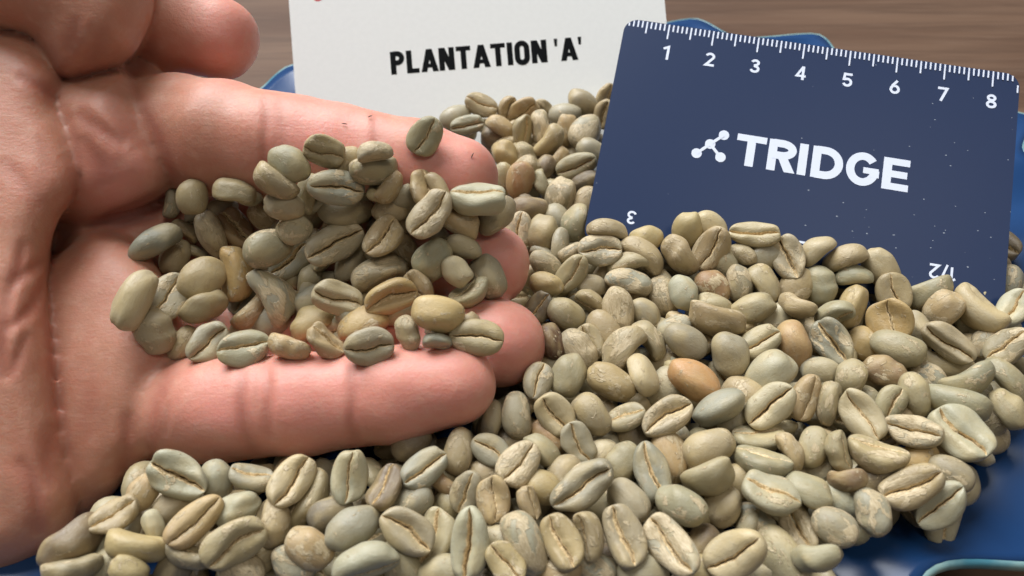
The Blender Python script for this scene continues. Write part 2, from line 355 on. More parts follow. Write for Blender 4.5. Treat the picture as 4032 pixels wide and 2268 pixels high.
def ell(p, u, v, z, a, b, rz, rot=0):
    return sd_ell(p, cam_pt(u, v, z), np.array([a * z / FPX, b * z / FPX, rz]), math.radians(rot))
INDEX = [(390, 326, 156, 134), (455, 336, 151, 142), (560, 350, 147.5, 141), (672, 366, 146, 129), (760, 378, 146, 128), (850, 390, 145.5, 124), (940, 400, 145, 115), (1040, 420, 144.5, 117), (1150, 452, 144, 106)]
MIDDLE = [(300, 590, 158, 130), (620, 620, 163, 128), (900, 640, 157, 124), (1100, 660, 151, 112), (1228, 668, 149, 104)]
RING = [(300, 800, 151, 125), (620, 840, 154, 115), (950, 862, 146, 112), (1150, 864, 142, 113), (1261, 864, 141, 110)]
PINKY = [(445, 1036, 139, 122), (500, 1030, 136, 128), (560, 1026, 134, 128), (640, 1022, 133, 123), (760, 1014, 132, 127), (888, 1003, 131.5, 117), (1000, 990, 131, 119), (1139, 967, 130, 107)]
def chaikin(P, n=2, closed=True):
    P = np.array(P, float)
    for _ in range(n):
        Q = np.roll(P, -1, 0); P = np.stack([P * .75 + Q * .25, P * .25 + Q * .75], 1).reshape(-1, 2)
    return P
def pillow(p, poly, zc, h, w, dome=0.0, ctr=(0, 0)):
    # a soft pad of flesh: outline poly (in the hand's plane), mid depth zc(u, v), half thickness h, edge rounding w
    u = p[:, 0] / p[:, 2] * FPX + 1288.0; v = p[:, 1] / p[:, 2] * FPX + 724.5
    d2 = np.full(len(p), 1e12); ins = np.zeros(len(p), bool)
    n = len(poly)
    for i in range(n):
        a = poly[i]; b = poly[(i + 1) % n]; ab = b - a
        wx = u - a[0]; wy = v - a[1]; t = np.clip((wx * ab[0] + wy * ab[1]) / (ab @ ab), 0, 1)
        d2 = np.minimum(d2, (wx - ab[0] * t) ** 2 + (wy - ab[1] * t) ** 2)
        c = ((a[1] <= v) & (b[1] > v)) | ((a[1] > v) & (b[1] <= v))
        if abs(ab[1]) > 1e-9: ins ^= c & (wx < ab[0] * (wy / ab[1]))
    sd = np.sqrt(d2) * np.where(ins, -1.0, 1.0) * p[:, 2] / FPX
    z = zc[0] + zc[1] * (u - zc[3]) / 100.0 + zc[2] * (v - zc[4]) / 100.0 + dome * (((u - zc[3]) / 100.0) ** 2 + ((v - zc[4]) / 100.0) ** 2)
    qx = sd + w; qy = np.abs(p[:, 2] - z) - (h - w)
    return np.minimum(np.maximum(qx, qy), 0) + np.sqrt(np.maximum(qx, 0) ** 2 + np.maximum(qy, 0) ** 2) - w
THENAR = chaikin([(-300, 40), (30, 48), (85, 62), (122, 100), (150, 160), (158, 215), (144, 254), (172, 298), (194, 370), (199, 455), (182, 505), (142, 548), (128, 610), (116, 680), (122, 790), (132, 875), (148, 1025), (172, 1150), (194, 1232), (199, 1300), (166, 1360), (100, 1400), (0, 1460), (-300, 1520)])
PADI = chaikin([(90, 200), (190, 182), (300, 160), (326, 178), (352, 245), (388, 322), (422, 392), (436, 445), (426, 486), (380, 512), (300, 540), (215, 570), (130, 560), (80, 350)])
PADG = chaikin([(60, 700), (150, 640), (225, 572), (320, 590), (400, 670), (446, 780), (462, 870), (446, 918), (414, 962), (394, 1015), (388, 1085), (388, 1150), (352, 1178), (316, 1196), (300, 1232), (250, 1278), (190, 1322), (100, 1330), (60, 1000)])
THUMB = chaikin([(-300, -260), (300, -260), (384, -120), (392, 0), (382, 62), (346, 135), (296, 168), (230, 186), (150, 196), (120, 140), (60, 60), (-300, 60)])
def hand_sdf(p):
    d = ell(p, 120, 700, 168, 330, 620, 21)
    d = smin(d, ell(p, -260, 640, 160, 340, 640, 30), 10)
    d = smin(d, ell(p, 330, 660, 162, 160, 240, 15), 6)
    d = smin(d, chain(p, MIDDLE), 4)
    d = smin(d, chain(p, RING), 3)
    d = smin(d, chain(p, INDEX), 2.0)
    d = smin(d, chain(p, PINKY), 1.6)
    d = smin(d, ell(p, 335, 215, 160, 80, 70, 10), 4)
    u = p[:, 0] / p[:, 2] * FPX + 1288.0
    m = u < 560
    if m.any():
        q = p[m]; e = d[m]
        e = smin(e, pillow(q, PADI, (150.5, .9, .3, 300, 360), 15, 8.5, 1.0), .9)
        e = smin(e, pillow(q, PADG, (146.0, .6, -1.8, 290, 900), 16, 7.5, .40), 1.6)
        e = smin(e, pillow(q, THENAR, (143.0, 1.2, -1.35, 60, 700), 18, 8, .10), .8)
        e = smin(e, chain(q, [(320, 30, 160, 118), (430, 60, 160, 116), (545, 97, 160, 103)]), 1.0)
        e = smin(e, pillow(q, THUMB, (146.5, 1.6, .8, 200, 40), 16, 10, .45), .9)
        d[m] = e
    n = ~m & (u < 700)
    if n.any(): d[n] = smin(d[n], chain(p[n], [(320, 30, 160, 118), (430, 60, 160, 116), (545, 97, 160, 103)]), 1.0)
    return d
# crease lines over the palm side: (points in the plane of the hand, half width mm, depth mm)
CREASES = [
 ([(122, 100), (150, 160), (158, 215), (146, 254)], .8, .8), ([(146, 256), (174, 300), (195, 370), (199, 455), (182, 505), (142, 548)], .8, .9), ([(128, 610), (120, 720), (124, 800), (133, 875), (149, 1025), (173, 1150), (192, 1225)], .8, .95), ([(318, 178), (352, 245), (388, 322), (422, 392), (434, 440), (424, 484)], .8, 1.1), ([(452, 905), (416, 960), (395, 1015), (389, 1085), (387, 1150)], .8, 1.1), ([(150, 194), (230, 184), (300, 164)], .8, .8),  # palm folds: not carved, their shadow line is painted in dark red
 ([(668, 240), (672, 300), (662, 360), (668, 430), (672, 500)], .7, .30), ([(705, 245), (712, 330), (708, 420)], .8, .20), ([(690, 243), (694, 320), (688, 400)], .5, .12),
 ([(943, 278), (946, 340), (938, 400), (945, 470)], .7, .28), ([(965, 300), (962, 380)], .6, .12),
 ([(606, 900), (612, 960), (606, 1020), (618, 1090), (640, 1150)], .8, .32), ([(668, 900), (676, 970), (672, 1040), (684, 1110)], .8, .30), ([(640, 930), (644, 1040)], .6, .12),
 ([(888, 880), (882, 950), (888, 1010), (884, 1080), (895, 1120)], .7, .28), ([(915, 900), (908, 1000)], .6, .12),
 ([(412, 985), (420, 1040), (414, 1100)], .6, .2),
 ([(415, 488), (350, 520), (270, 545), (215, 580)], .9, .6), ([(400, 545), (320, 560), (245, 590)], .8, .35), ([(410, 515), (340, 545)], .6, .25),
 ([(150, 256), (100, 215), (40, 190)], 1.0, .4), ([(190, 40), (190, 90), (172, 140)], 1.1, .25), ([(255, 60), (248, 120), (228, 160)], 1.3, .22),
 ([(190, 280), (240, 318), (290, 350), (322, 364)], 1.3, .5), ([(205, 340), (245, 400), (268, 470)], 1.4, .35), ([(262, 230), (310, 310), (345, 390)], 1.6, .30),
 ([(130, 680), (90, 760), (50, 805), (10, 835)], .9, .42), ([(20, 725), (8, 860), (5, 960)], .9, .4), ([(70, 830), (45, 900), (15, 960)], .8, .35), ([(120, 650), (60, 690), (10, 745)], .8, .38), ([(60, 600), (50, 680), (15, 720)], 1.0, .4),
 ([(45, 1150), (80, 1200), (96, 1270), (88, 1350)], 1.2, .4), ([(140, 1060), (120, 1150), (130, 1240)], 1.6, .3), ([(318, 1030), (322, 1110), (314, 1190)], 1.1, .35), ([(0, 400), (60, 460), (105, 530)], 1.2, .22), ([(100, 330), (118, 400), (104, 480)], 1.4, .15), ([(200, 900), (230, 1010), (225, 1120)], 1.6, .18),
]
def surface_nets(f, lo, hi, h):
    n = [int(math.ceil((hi[i] - lo[i]) / h)) + 1 for i in range(3)]
    ax = [lo[i] + h * np.arange(n[i]) for i in range(3)]
    D = np.empty(n)
    for i in range(n[0]):
        Y, Z = np.meshgrid(ax[1], ax[2], indexing='ij')
        D[i] = f(np.stack([np.full(Y.size, ax[0][i]), Y.ravel(), Z.ravel()], 1)).reshape(n[1], n[2])
    D[0], D[-1], D[:, 0], D[:, -1], D[:, :, 0], D[:, :, -1] = 1, 1, 1, 1, 1, 1
    D[0], D[-1], D[:, 0], D[:, -1], D[:, :, 0], D[:, :, -1] = 1, 1, 1, 1, 1, 1
    s = D < 0
    acc = np.zeros([m - 1 for m in n] + [3]); cnt = np.zeros([m - 1 for m in n])
    corner = [(i, j, k) for i in (0, 1) for j in (0, 1) for k in (0, 1)]
    sl = lambda c: tuple(slice(c[a], c[a] + n[a] - 1) for a in range(3))
    for c in corner:
        for a in range(3):
            if c[a]: continue
            e = list(c); e[a] = 1
            d0 = D[sl(c)]; d1 = D[sl(e)]; m = (d0 < 0) != (d1 < 0)
            t = np.where(m, d0 / np.where(m, d0 - d1, 1), 0)
            p = [np.where(m, c[b], 0.0) for b in range(3)]; p[a] = np.where(m, t, 0.0)
            for b in range(3): acc[..., b] += p[b]
            cnt += m
    act = cnt > 0; idx = -np.ones(cnt.shape, int); idx[act] = np.arange(act.sum())
    P = acc[act] / cnt[act][:, None]; I = np.argwhere(act)
    V = np.stack([lo[b] + h * (I[:, b] + P[:, b]) for b in range(3)], 1)
    quads = []
    for a in range(3):
        b, c = (a + 1) % 3, (a + 2) % 3
        s0 = [slice(1, -1)] * 3; s0[a] = slice(0, -1); s1 = [slice(1, -1)] * 3; s1[a] = slice(1, None)
        A = s[tuple(s0)]; Bm = s[tuple(s1)]
        for flip, m in ((False, A & ~Bm), (True, ~A & Bm)):
            Q = np.argwhere(m) + np.array([0 if i == a else 1 for i in range(3)])
            if not len(Q): continue
            def cell(db, dc):
                R = Q.copy(); R[:, b] += db; R[:, c] += dc; return idx[R[:, 0], R[:, 1], R[:, 2]]
            q = np.stack([cell(-1, -1), cell(0, -1), cell(0, 0), cell(-1, 0)], 1)
            quads.append(q[:, ::-1] if flip else q)
    return V, np.concatenate(quads)
lo = np.array([-160.0, -84.0, 108.0]); hi = np.array([14.0, 68.0, 194.0])
HV, HQ = surface_nets(hand_sdf, lo, hi, .92)
def refine(V, Q):
    E = np.concatenate([np.stack([Q[:, i], Q[:, (i + 1) % 4]], 1) for i in range(4)]); E = np.sort(E, 1)
    U, inv = np.unique(E, axis=0, return_inverse=True); inv = inv.ravel(); n = len(V); m = len(U); k = len(Q)
    NV = np.concatenate([V, V[U].mean(1), V[Q].mean(1)])
    e = [n + inv[i * k:(i + 1) * k] for i in range(4)]; c = n + m + np.arange(k)
    NQ = np.concatenate([np.stack([Q[:, i], e[i], c, e[i - 1]], 1) for i in range(4)])
    return NV, NQ
def vnormals(V, Q):
    fn = np.cross(V[Q[:, 2]] - V[Q[:, 0]], V[Q[:, 3]] - V[Q[:, 1]]); N = np.zeros_like(V)
    for i in range(4): np.add.at(N, Q[:, i], fn)
    return N / (np.linalg.norm(N, axis=1, keepdims=True) + 1e-12)
HV, HQ = refine(HV, HQ)
def smooth(V, Q, n=1, f=.5):
    for _ in range(n):
        A = np.zeros_like(V); C = np.zeros(len(V))
        for i in range(4):
            np.add.at(A, Q[:, i], V[Q[:, (i + 1) % 4]] + V[Q[:, i - 1]]); np.add.at(C, Q[:, i], 2)
        V = V + f * (A / C[:, None] - V)
    return V
HV = smooth(HV, HQ, 7)
HN = vnormals(HV, HQ)
front = np.clip(-(HN * HV).sum(1) / np.linalg.norm(HV, axis=1) * 3.0, 0, 1)
uv = np.stack([HV[:, 0] / HV[:, 2] * FPX + 1288.0, HV[:, 1] / HV[:, 2] * FPX + 724.5], 1)
disp = np.zeros(len(HV)); crease = np.zeros(len(HV))
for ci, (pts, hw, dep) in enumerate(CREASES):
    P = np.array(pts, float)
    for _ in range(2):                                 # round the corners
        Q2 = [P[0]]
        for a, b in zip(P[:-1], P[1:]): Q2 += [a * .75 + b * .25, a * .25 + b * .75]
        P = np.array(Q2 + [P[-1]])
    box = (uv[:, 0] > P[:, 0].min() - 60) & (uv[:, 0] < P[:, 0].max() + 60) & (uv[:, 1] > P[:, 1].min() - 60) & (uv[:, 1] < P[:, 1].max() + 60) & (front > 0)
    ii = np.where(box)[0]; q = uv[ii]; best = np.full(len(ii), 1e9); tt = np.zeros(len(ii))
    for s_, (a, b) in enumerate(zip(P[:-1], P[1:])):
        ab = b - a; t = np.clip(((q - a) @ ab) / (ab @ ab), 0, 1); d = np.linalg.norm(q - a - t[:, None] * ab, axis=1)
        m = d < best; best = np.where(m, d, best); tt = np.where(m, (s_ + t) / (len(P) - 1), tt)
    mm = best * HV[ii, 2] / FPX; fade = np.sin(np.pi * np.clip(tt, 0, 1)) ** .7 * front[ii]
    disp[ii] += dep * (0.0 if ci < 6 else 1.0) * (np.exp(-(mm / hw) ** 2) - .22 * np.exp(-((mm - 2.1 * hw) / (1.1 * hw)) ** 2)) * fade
    crease[ii] = np.maximum(crease[ii], np.exp(-(mm / max(hw * 1.6, 1.25)) ** 2) * fade * (min(1, dep * 1.1) * .7 if ci < 6 else min(.8, dep * 2.0)))  # colour mask: crease redness and the painted fold shade
wr = np.random.default_rng(3)
for _ in range(26):                                    # faint swell of the flesh
    k = wr.normal(size=3) * .22; disp += .035 * np.sin(HV @ k + wr.uniform(0, 6.28))
HV = smooth(HV - HN * disp[:, None], HQ, 3, .45)
blush = np.zeros(len(HV))
for (u, v, r) in ((1130, 430, 190), (1230, 668, 170), (1270, 865, 170), (1080, 975, 260), (800, 1010, 260), (820, 385, 200), (600, 90, 140), (560, 1030, 150), (300, 470, 110)):
    blush = np.maximum(blush, np.exp(-((uv[:, 0] - u) ** 2 + (uv[:, 1] - v) ** 2) / r ** 2))
HW = np.stack([HV[:, 0], HV @ FWD, CAM_H - HV @ DOWN], 1)
keep = HW[:, 2] > .5
HW[:, 2] = np.maximum(HW[:, 2], .6)
me = bpy.data.meshes.new('hand'); me.vertices.add(len(HW)); me.vertices.foreach_set('co', (HW * S).ravel())
me.loops.add(HQ.size); me.polygons.add(len(HQ)); me.loops.foreach_set('vertex_index', HQ.ravel().astype(np.int32))
me.polygons.foreach_set('loop_start', np.arange(0, HQ.size, 4, dtype=np.int32)); me.polygons.foreach_set('loop_total', np.full(len(HQ), 4, dtype=np.int32))
me.polygons.foreach_set('use_smooth', np.ones(len(HQ), bool)); me.update(calc_edges=True); me.validate()
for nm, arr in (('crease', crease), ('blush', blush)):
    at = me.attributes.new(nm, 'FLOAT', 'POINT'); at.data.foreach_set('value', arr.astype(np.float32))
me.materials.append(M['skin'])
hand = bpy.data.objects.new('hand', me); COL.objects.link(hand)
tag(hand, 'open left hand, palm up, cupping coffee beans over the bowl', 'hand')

# ---------------------------------------------------------------- beans
def bean_data(seed, nt, nf, nb):
    g = np.random.default_rng(seed)
    ph = g.uniform(0, 6.28, 6); bend = g.uniform(-.02, .16); amp = g.uniform(.02, .15); off = g.uniform(-.06, .06); dep = g.uniform(.16, .40); wid = g.uniform(.036, .066)
    valley = g.uniform(.08, .20); blunt = g.uniform(.68, .88); egg = g.uniform(-.10, .10); lop = g.uniform(-.12, .12); ybend = g.uniform(-.05, .05)
    th = np.linspace(0.06, math.pi - .06, nt); t = np.linspace(1, -1, nf); s_front = np.sign(t) * np.abs(t) ** 1.45
    pb = np.linspace(math.pi, 2 * math.pi, nb + 2)[1:-1]
    V = []; C = []
    for a in th:
        x = math.cos(a); r = math.sin(a) ** blunt * (1 + egg * x)
        s0 = off + amp * math.sin(2.4 * x + ph[0]) + .02 * math.sin(9 * x + ph[1]) + .020 * math.sin(17 * x + ph[2])
        end = min(1, (1 - abs(x)) * 5.5) ** .7
        row = []
        for s in s_front:
            dome = .30 * (max(1 - s * s, 0) ** .50) * (1 + lop * s)
            ds = s - s0
            z = .26 + (dome - end * (dep * math.exp(-(ds / wid) ** 2) + valley * math.exp(-(ds / .30) ** 2))) * min(1, r * 1.3)
            row.append((x, r * s, z)); C.append(math.exp(-(ds / (wid * 2.5)) ** 2) * min(1, end * 1.2))
        for p in pb:
            row.append((x, r * math.cos(p), .26 - .76 * abs(math.sin(p)) ** .90 * (min(r, 1.0) ** .85))); C.append(0)
        V += row
    V = np.array(V); m = nf + nb; n = len(th)
    V[:, 2] += bend * (V[:, 0] ** 2 - .4); V[:, 1] += ybend * (V[:, 0] ** 2 - .4)
    for k in range(7):
        w = g.normal(size=3) * 2.6; V = V + (.021 * np.sin(V @ w + ph[k % 6]))[:, None] * g.normal(size=3)
    V[:, 0] *= .5; V[:, 1] *= .5
    F = [(i * m + j, i * m + (j + 1) % m, (i + 1) * m + (j + 1) % m, (i + 1) * m + j) for i in range(n - 1) for j in range(m)]
    c0 = len(V); V = np.concatenate([V, [V[:m].mean(0) + (.004, 0, 0), V[-m:].mean(0) - (.004, 0, 0)]]); C += [0, 0]
    F += [(c0, (j + 1) % m, j) for j in range(m)] + [(c0 + 1, (n - 1) * m + j, (n - 1) * m + (j + 1) % m) for j in range(m)]
    return V, F, np.array(C)
BEANS = []
for k in range(26):
    V, Fc, C = bean_data(100 + k, 30, 27, 15)
    o = mesh_obj('coffee_bean', V, Fc, M['bean'], scale=1.0); bm_ = o.data
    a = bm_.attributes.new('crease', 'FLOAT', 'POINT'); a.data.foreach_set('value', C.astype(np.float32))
    BEANS.append(bm_); bpy.data.objects.remove(o)
TINT = dict(g=((0.334, 0.287, 0.171), 0.39), p=((0.424, 0.375, 0.243), 0.23), y=((0.376, 0.292, 0.166), 0.51), Y=((0.438, 0.324, 0.149), 0.31), b=((0.299, 0.181, 0.090), 0.36), B=((0.408, 0.235, 0.102), 0.21), O=((0.418, 0.294, 0.138), 0.46),
            s=((0.343, 0.305, 0.212), 0.73), S=((0.329, 0.284, 0.186), 0.79), k=((0.316, 0.282, 0.194), 0.31), d=((0.179, 0.137, 0.087), 0.16), D=((0.100, 0.056, 0.034), 0.21))
rg = random.Random(5)
# position (mm), rotation, length/width/thickness (mm), tint, shape, in the hand, layer, label
BEAN_TABLE = [
((-33.1,106.9,63),(0.78,0.593,0.134,-0.149),(7.4,6.4,3.1),'g',10,1,2,"olive bean crease up against the index finger"),
((-24,104.2,64.9),(0.435,0.882,0.177,0.036),(6.4,4.7,3),'s',2,1,2,"silvery grey bean on its side against the index finger"),
((-24.5,104.5,60),(0.817,-0.56,-0.033,0.131),(8.7,6.2,4.1),'g',9,1,1,"olive bean on its side, right of two against the index finger"),
((-30.1,106.7,59.8),(-0.413,0.764,0.474,0.142),(7.3,5.4,3.1),'g',3,1,0,"olive bean rounded back up, right of two against the index finger"),
((-15.7,110.4,63.4),(0.761,0.445,-0.21,0.423),(7.5,6.1,3.2),'g',9,1,2,"olive bean crease up on the index fingertip"),
((-31.5,102.9,57.7),(0.872,0.435,0.225,0.018),(10.2,6.5,4.3),'s',9,1,2,"silvery grey bean crease up against the index finger"),
((-21.8,102.8,57.4),(0.793,-0.37,-0.395,0.279),(6.8,5,3.2),'y',5,1,1,"tan bean on its side on the index fingertip"),
((-16.2,103.2,56.8),(0.508,0.382,0.125,0.762),(7.1,6,3),'y',0,1,1,"tan bean crease up on the index fingertip"),
((-6.1,102.4,54.7),(0.996,-0.08,0.029,-0.005),(10.1,6.8,4.7),'p',4,1,2,"pale olive bean on its side on the middle and ring fingertips"),
((-30.8,103.8,50.9),(0.614,-0.765,-0.099,0.17),(10.6,5.8,4.5),'y',2,1,1,"tan bean rounded back up, leftmost in the middle right of the handful"),
((-14.6,97.9,55.6),(0.838,0.311,-0.103,0.436),(9.6,6,4),'s',7,1,2,"silvery grey bean crease up, right of two in the middle right of the handful"),
((-22,102.5,52.7),(-0.437,0.878,0.193,-0.014),(7.3,5.4,3.1),'y',9,1,0,"tan bean rounded back up, second from left in the middle right of the handful"),
((-3.1,104.7,49.5),(-0.329,0.841,0.423,0.082),(8.4,6.1,3.5),'k',0,1,0,"grey green bean rounded back up, rightmost on the middle and ring fingertips"),
((-9.7,101.4,51.2),(0.012,0.976,-0.171,-0.135),(8.2,6,3.8),'y',8,1,1,"tan bean on its side on the middle and ring fingertips"),
((-39.3,103.9,62.4),(-0.36,0.883,-0.28,-0.11),(7.8,6,3.3),'g',1,1,2,"olive bean rounded back up, left of two against the index finger"),
((-42.1,101.7,59.6),(0.856,-0.4,0.327,-0.003),(8.6,6.2,4.1),'y',0,1,1,"tan bean on its side against the index finger"),
((-51.6,106.7,53.8),(0.182,0.962,0.108,-0.17),(8,6,3.7),'g',4,1,1,"olive bean on its side, left of two against the index finger"),
((-60.1,106.7,52.2),(-0.462,0.623,0.623,0.103),(7.1,5.6,3),'g',7,1,1,"olive bean rounded back up, left of two at the palm end of the handful"),
((-67.2,111.4,46.4),(0.698,-0.258,-0.541,0.392),(6.3,4.4,2.9),'k',0,1,0,"grey green bean on its side at the palm end of the handful"),
((-59.2,112.4,43.2),(-0.408,0.882,0.236,0.014),(7.3,5.4,3.1),'k',4,1,0,"grey green bean rounded back up, right of two at the palm end of the handful"),
((-40.8,100.3,55.6),(-0.417,0.894,-0.089,-0.138),(7.3,5.4,3.1),'k',1,1,0,"grey green bean rounded back up, left of two in the middle left of the handful"),
((-37.5,104.6,55.1),(0.344,0.736,0.087,0.577),(7.8,5.9,3.7),'g',7,1,0,"olive bean on its side in the middle left of the handful"),
((-67.7,100.8,46.5),(-0.112,0.93,0.351,-0.01),(9.8,5.4,4.1),'k',6,1,1,"grey green bean rounded back up, left of two at the palm end of the handful"),
((-65,108.2,42.1),(0.449,0.806,0.105,-0.371),(6,4.4,2.8),'y',2,1,0,"tan bean on its side, left of two at the palm end of the handful"),
((-59.2,105.3,43.6),(-0.427,0.697,-0.522,-0.243),(9.6,5.3,4),'s',0,1,1,"silvery grey bean rounded back up at the palm end of the handful"),
((-55.7,108.9,41.5),(0.894,0.108,0.292,-0.322),(8.6,6.3,3.6),'b',4,1,1,"brown bean crease up in the middle left of the handful"),
((-49.6,109.1,43.9),(0.684,-0.607,0.401,0.054),(7.5,5.4,3.5),'y',5,1,1,"tan bean on its side, second from left in the middle left of the handful"),
((-39.7,98.7,51.2),(-0.417,0.887,0.198,-0.018),(6.3,5.7,2.7),'y',3,1,1,"tan bean rounded back up in the middle left of the handful"),
((-44.4,96.7,48.7),(-0.349,0.876,0.278,-0.185),(9.2,6.9,3.9),'g',1,1,2,"olive bean rounded back up, left of two in the middle left of the handful"),
((-43.7,102.6,39.3),(0.884,0.29,-0.062,0.361),(8.7,7.1,3.7),'k',7,1,0,"grey green bean crease up, right of two in the middle left of the handful"),
((-66,102.4,40.4),(-0.422,0.72,0.549,-0.039),(7.3,5.4,3.1),'y',10,1,0,"tan bean rounded back up at the palm end of the handful"),
((-63.4,105.6,38.7),(0.392,0.876,0.121,-0.253),(4.8,3.6,2.2),'y',4,1,0,"tan bean on its side, right of two at the palm end of the handful"),
((-56.8,93,44.4),(-0.343,0.83,0.428,-0.096),(9,7.5,3.8),'g',6,1,2,"olive bean rounded back up, right of two at the palm end of the handful"),
((-52.3,97.1,41.5),(0.684,-0.068,-0.577,0.442),(10.8,7.6,5.1),'Y',9,1,2,"yellowish bean on its side in the middle left of the handful"),
((-44.2,92.2,40.8),(0.368,0.783,-0.129,-0.484),(11.2,8.2,5.3),'s',5,1,2,"silvery grey bean on its side in the middle left of the handful"),
((-63,89.7,42.7),(0.795,0.252,0.104,0.542),(8.9,7.2,3.8),'s',9,1,1,"silvery grey bean crease up at the palm end of the handful"),
((-56,88.4,41.3),(0.69,-0.593,-0.179,0.375),(8.4,6.4,3.9),'g',4,1,2,"olive bean on its side at the palm end of the handful"),
((-65.5,84.9,48.2),(-0.107,0.778,0.59,0.185),(11.3,6.2,4.8),'p',4,1,2,"pale olive bean rounded back up at the palm end of the handful"),
((-49.2,91.4,36.2),(0.758,-0.466,-0.278,0.362),(8,6.2,3.7),'y',2,1,1,"tan bean on its side, leftmost in the middle left of the handful"),
((-52.5,96.4,35.9),(0.759,0.373,-0.022,0.532),(7.7,5.6,3.2),'k',11,1,0,"grey green bean crease up, left of two in the middle left of the handful"),
((-40.7,93.2,37.7),(0.422,0.803,-0.15,-0.394),(5.3,3.7,2.5),'y',11,1,0,"tan bean on its side, rightmost in the middle left of the handful"),
((-62.9,81.8,42.7),(-0.224,0.802,-0.413,-0.368),(8.3,6.6,3.5),'k',10,1,1,"grey green bean rounded back up along the little finger in the hand"),
((-59.5,82.6,38.3),(-0.315,0.775,0.547,0.028),(6.8,4.3,2.9),'y',8,1,0,"tan bean rounded back up, left of two along the little finger in the hand"),
((-53.8,81,40.5),(0.843,0.345,0.072,0.407),(7.8,6.1,3.3),'k',3,1,1,"grey green bean crease up, left of two along the little finger in the hand"),
((-46.6,78.7,41.8),(0.952,0.203,0.13,0.187),(8.5,6.8,3.6),'g',8,1,2,"olive bean crease up, left of two along the little finger in the hand"),
((-38.3,77.4,43.5),(0.755,-0.636,0.154,-0.025),(7.3,5.1,3.4),'y',2,1,2,"tan bean on its side along the little finger in the hand"),
((-36.9,87.8,39),(0.204,0.942,0.227,0.141),(8.7,6.8,4.1),'Y',2,1,1,"yellowish bean on its side, left of two along the little finger in the hand"),
((-31.4,88.5,44.1),(0.909,0.341,0.212,-0.112),(9.1,6.3,3.8),'p',7,1,2,"pale olive bean crease up in the middle right of the handful"),
((-22,88.4,44.8),(0.797,0.567,0.058,0.201),(9.8,6.5,4.1),'Y',1,1,2,"yellowish bean crease up in the middle right of the handful"),
((-24.8,95.8,43.3),(0.493,0.846,0.167,0.117),(10.9,7.9,5.1),'s',2,1,1,"silvery grey bean on its side in the middle right of the handful"),
((-33.4,99.2,46.9),(0.869,0.383,0.103,0.297),(11.7,6.9,4.9),'s',11,1,2,"silvery grey bean crease up, left of two in the middle right of the handful"),
((-23.6,98.4,49.6),(0.865,0.261,-0.151,0.401),(8.1,6.2,3.4),'y',10,1,2,"tan bean crease up, left of two in the middle right of the handful"),
((-20.7,99.8,44.8),(-0.295,0.814,-0.46,-0.197),(7.3,5.4,3.1),'y',5,1,0,"tan bean rounded back up, rightmost in the middle right of the handful"),
((-14.4,94.3,48),(-0.398,0.835,0.337,0.177),(8.3,6.7,3.5),'g',0,1,1,"olive bean rounded back up on the middle and ring fingertips"),
((-8.9,96.9,48.7),(-0.361,0.913,-0.129,-0.139),(6.9,4.3,2.9),'k',1,1,1,"grey green bean rounded back up, leftmost on the middle and ring fingertips"),
((-9.9,91.9,47.5),(-0.293,0.891,-0.293,-0.183),(6.1,5,2.6),'p',1,1,1,"pale olive bean rounded back up on the middle and ring fingertips"),
((-4.4,94.8,42.9),(-0.254,0.849,-0.439,-0.146),(8.8,6.5,3.7),'k',5,1,1,"grey green bean rounded back up, second from left on the middle and ring fingertips"),
((-7.5,90.5,42.6),(0.925,-0.249,-0.145,0.246),(7.8,5.9,3.7),'g',7,1,2,"olive bean on its side on the middle and ring fingertips"),
((-16.8,91.6,44.1),(0.707,0.568,-0.007,-0.421),(6.6,5.3,2.8),'y',10,1,1,"tan bean crease up, right of two in the middle right of the handful"),
((-12.5,81.1,48.2),(-0.399,0.893,-0.049,-0.202),(9.2,6.4,3.9),'Y',10,1,2,"yellowish bean rounded back up on the middle and ring fingertips"),
((-27,85.4,41.1),(0.394,0.897,0.165,0.116),(9.8,7.5,4.6),'Y',3,1,1,"yellowish bean on its side, right of two along the little finger in the hand"),
((-23.9,76.8,45.2),(0.897,0.43,0.056,0.085),(8.4,6.6,3.5),'k',3,1,2,"grey green bean crease up, right of two along the little finger in the hand"),
((-18.1,79.6,45),(-0.435,0.695,-0.566,-0.09),(6.1,4.3,2.6),'y',7,1,1,"tan bean rounded back up, right of two along the little finger in the hand"),
((-32.3,78.6,43.5),(0.912,-0.125,0.374,-0.115),(7.3,4.9,3.1),'y',6,1,1,"tan bean crease up along the little finger in the hand"),
((-5.9,79.4,44),(0.951,0.3,0.051,-0.055),(9.5,6.4,4),'g',8,1,2,"olive bean crease up, right of two along the little finger in the hand"),
((-12.7,78.1,45.1),(0.621,0.772,0.115,-0.072),(5.1,3.6,2.4),'k',9,1,0,"grey green bean on its side along the little finger in the hand"),
((-39.4,98.7,37.5),(-0.315,0.711,0.622,0.086),(7.3,5.4,3.1),'g',5,1,0,"olive bean rounded back up, right of two in the middle left of the handful"),
((-30.8,99.3,41.4),(-0.246,0.883,0.399,-0.014),(7.3,5.4,3.1),'k',7,1,0,"grey green bean rounded back up in the middle right of the handful"),
((-37.8,91.9,39.3),(-0.372,0.852,0.369,0.004),(7.3,5.4,3.1),'k',11,1,0,"grey green bean rounded back up, right of two in the middle left of the handful"),
((-8,166.1,31.8),(0.934,0.303,0.134,-0.132),(9.1,6,3.8),'y',7,0,2,"tan bean crease up, leftmost at the foot of the paper card"),
((-11.2,158.3,31.4),(0.873,0.477,-0.093,0.049),(8.9,5.2,3.7),'g',3,0,1,"olive bean crease up, left of two at the foot of the paper card"),
((-1.6,166.2,31.2),(0.422,0.703,-0.092,0.564),(7.3,5.4,3.1),'y',9,0,1,"tan bean crease up, second from left at the foot of the paper card"),
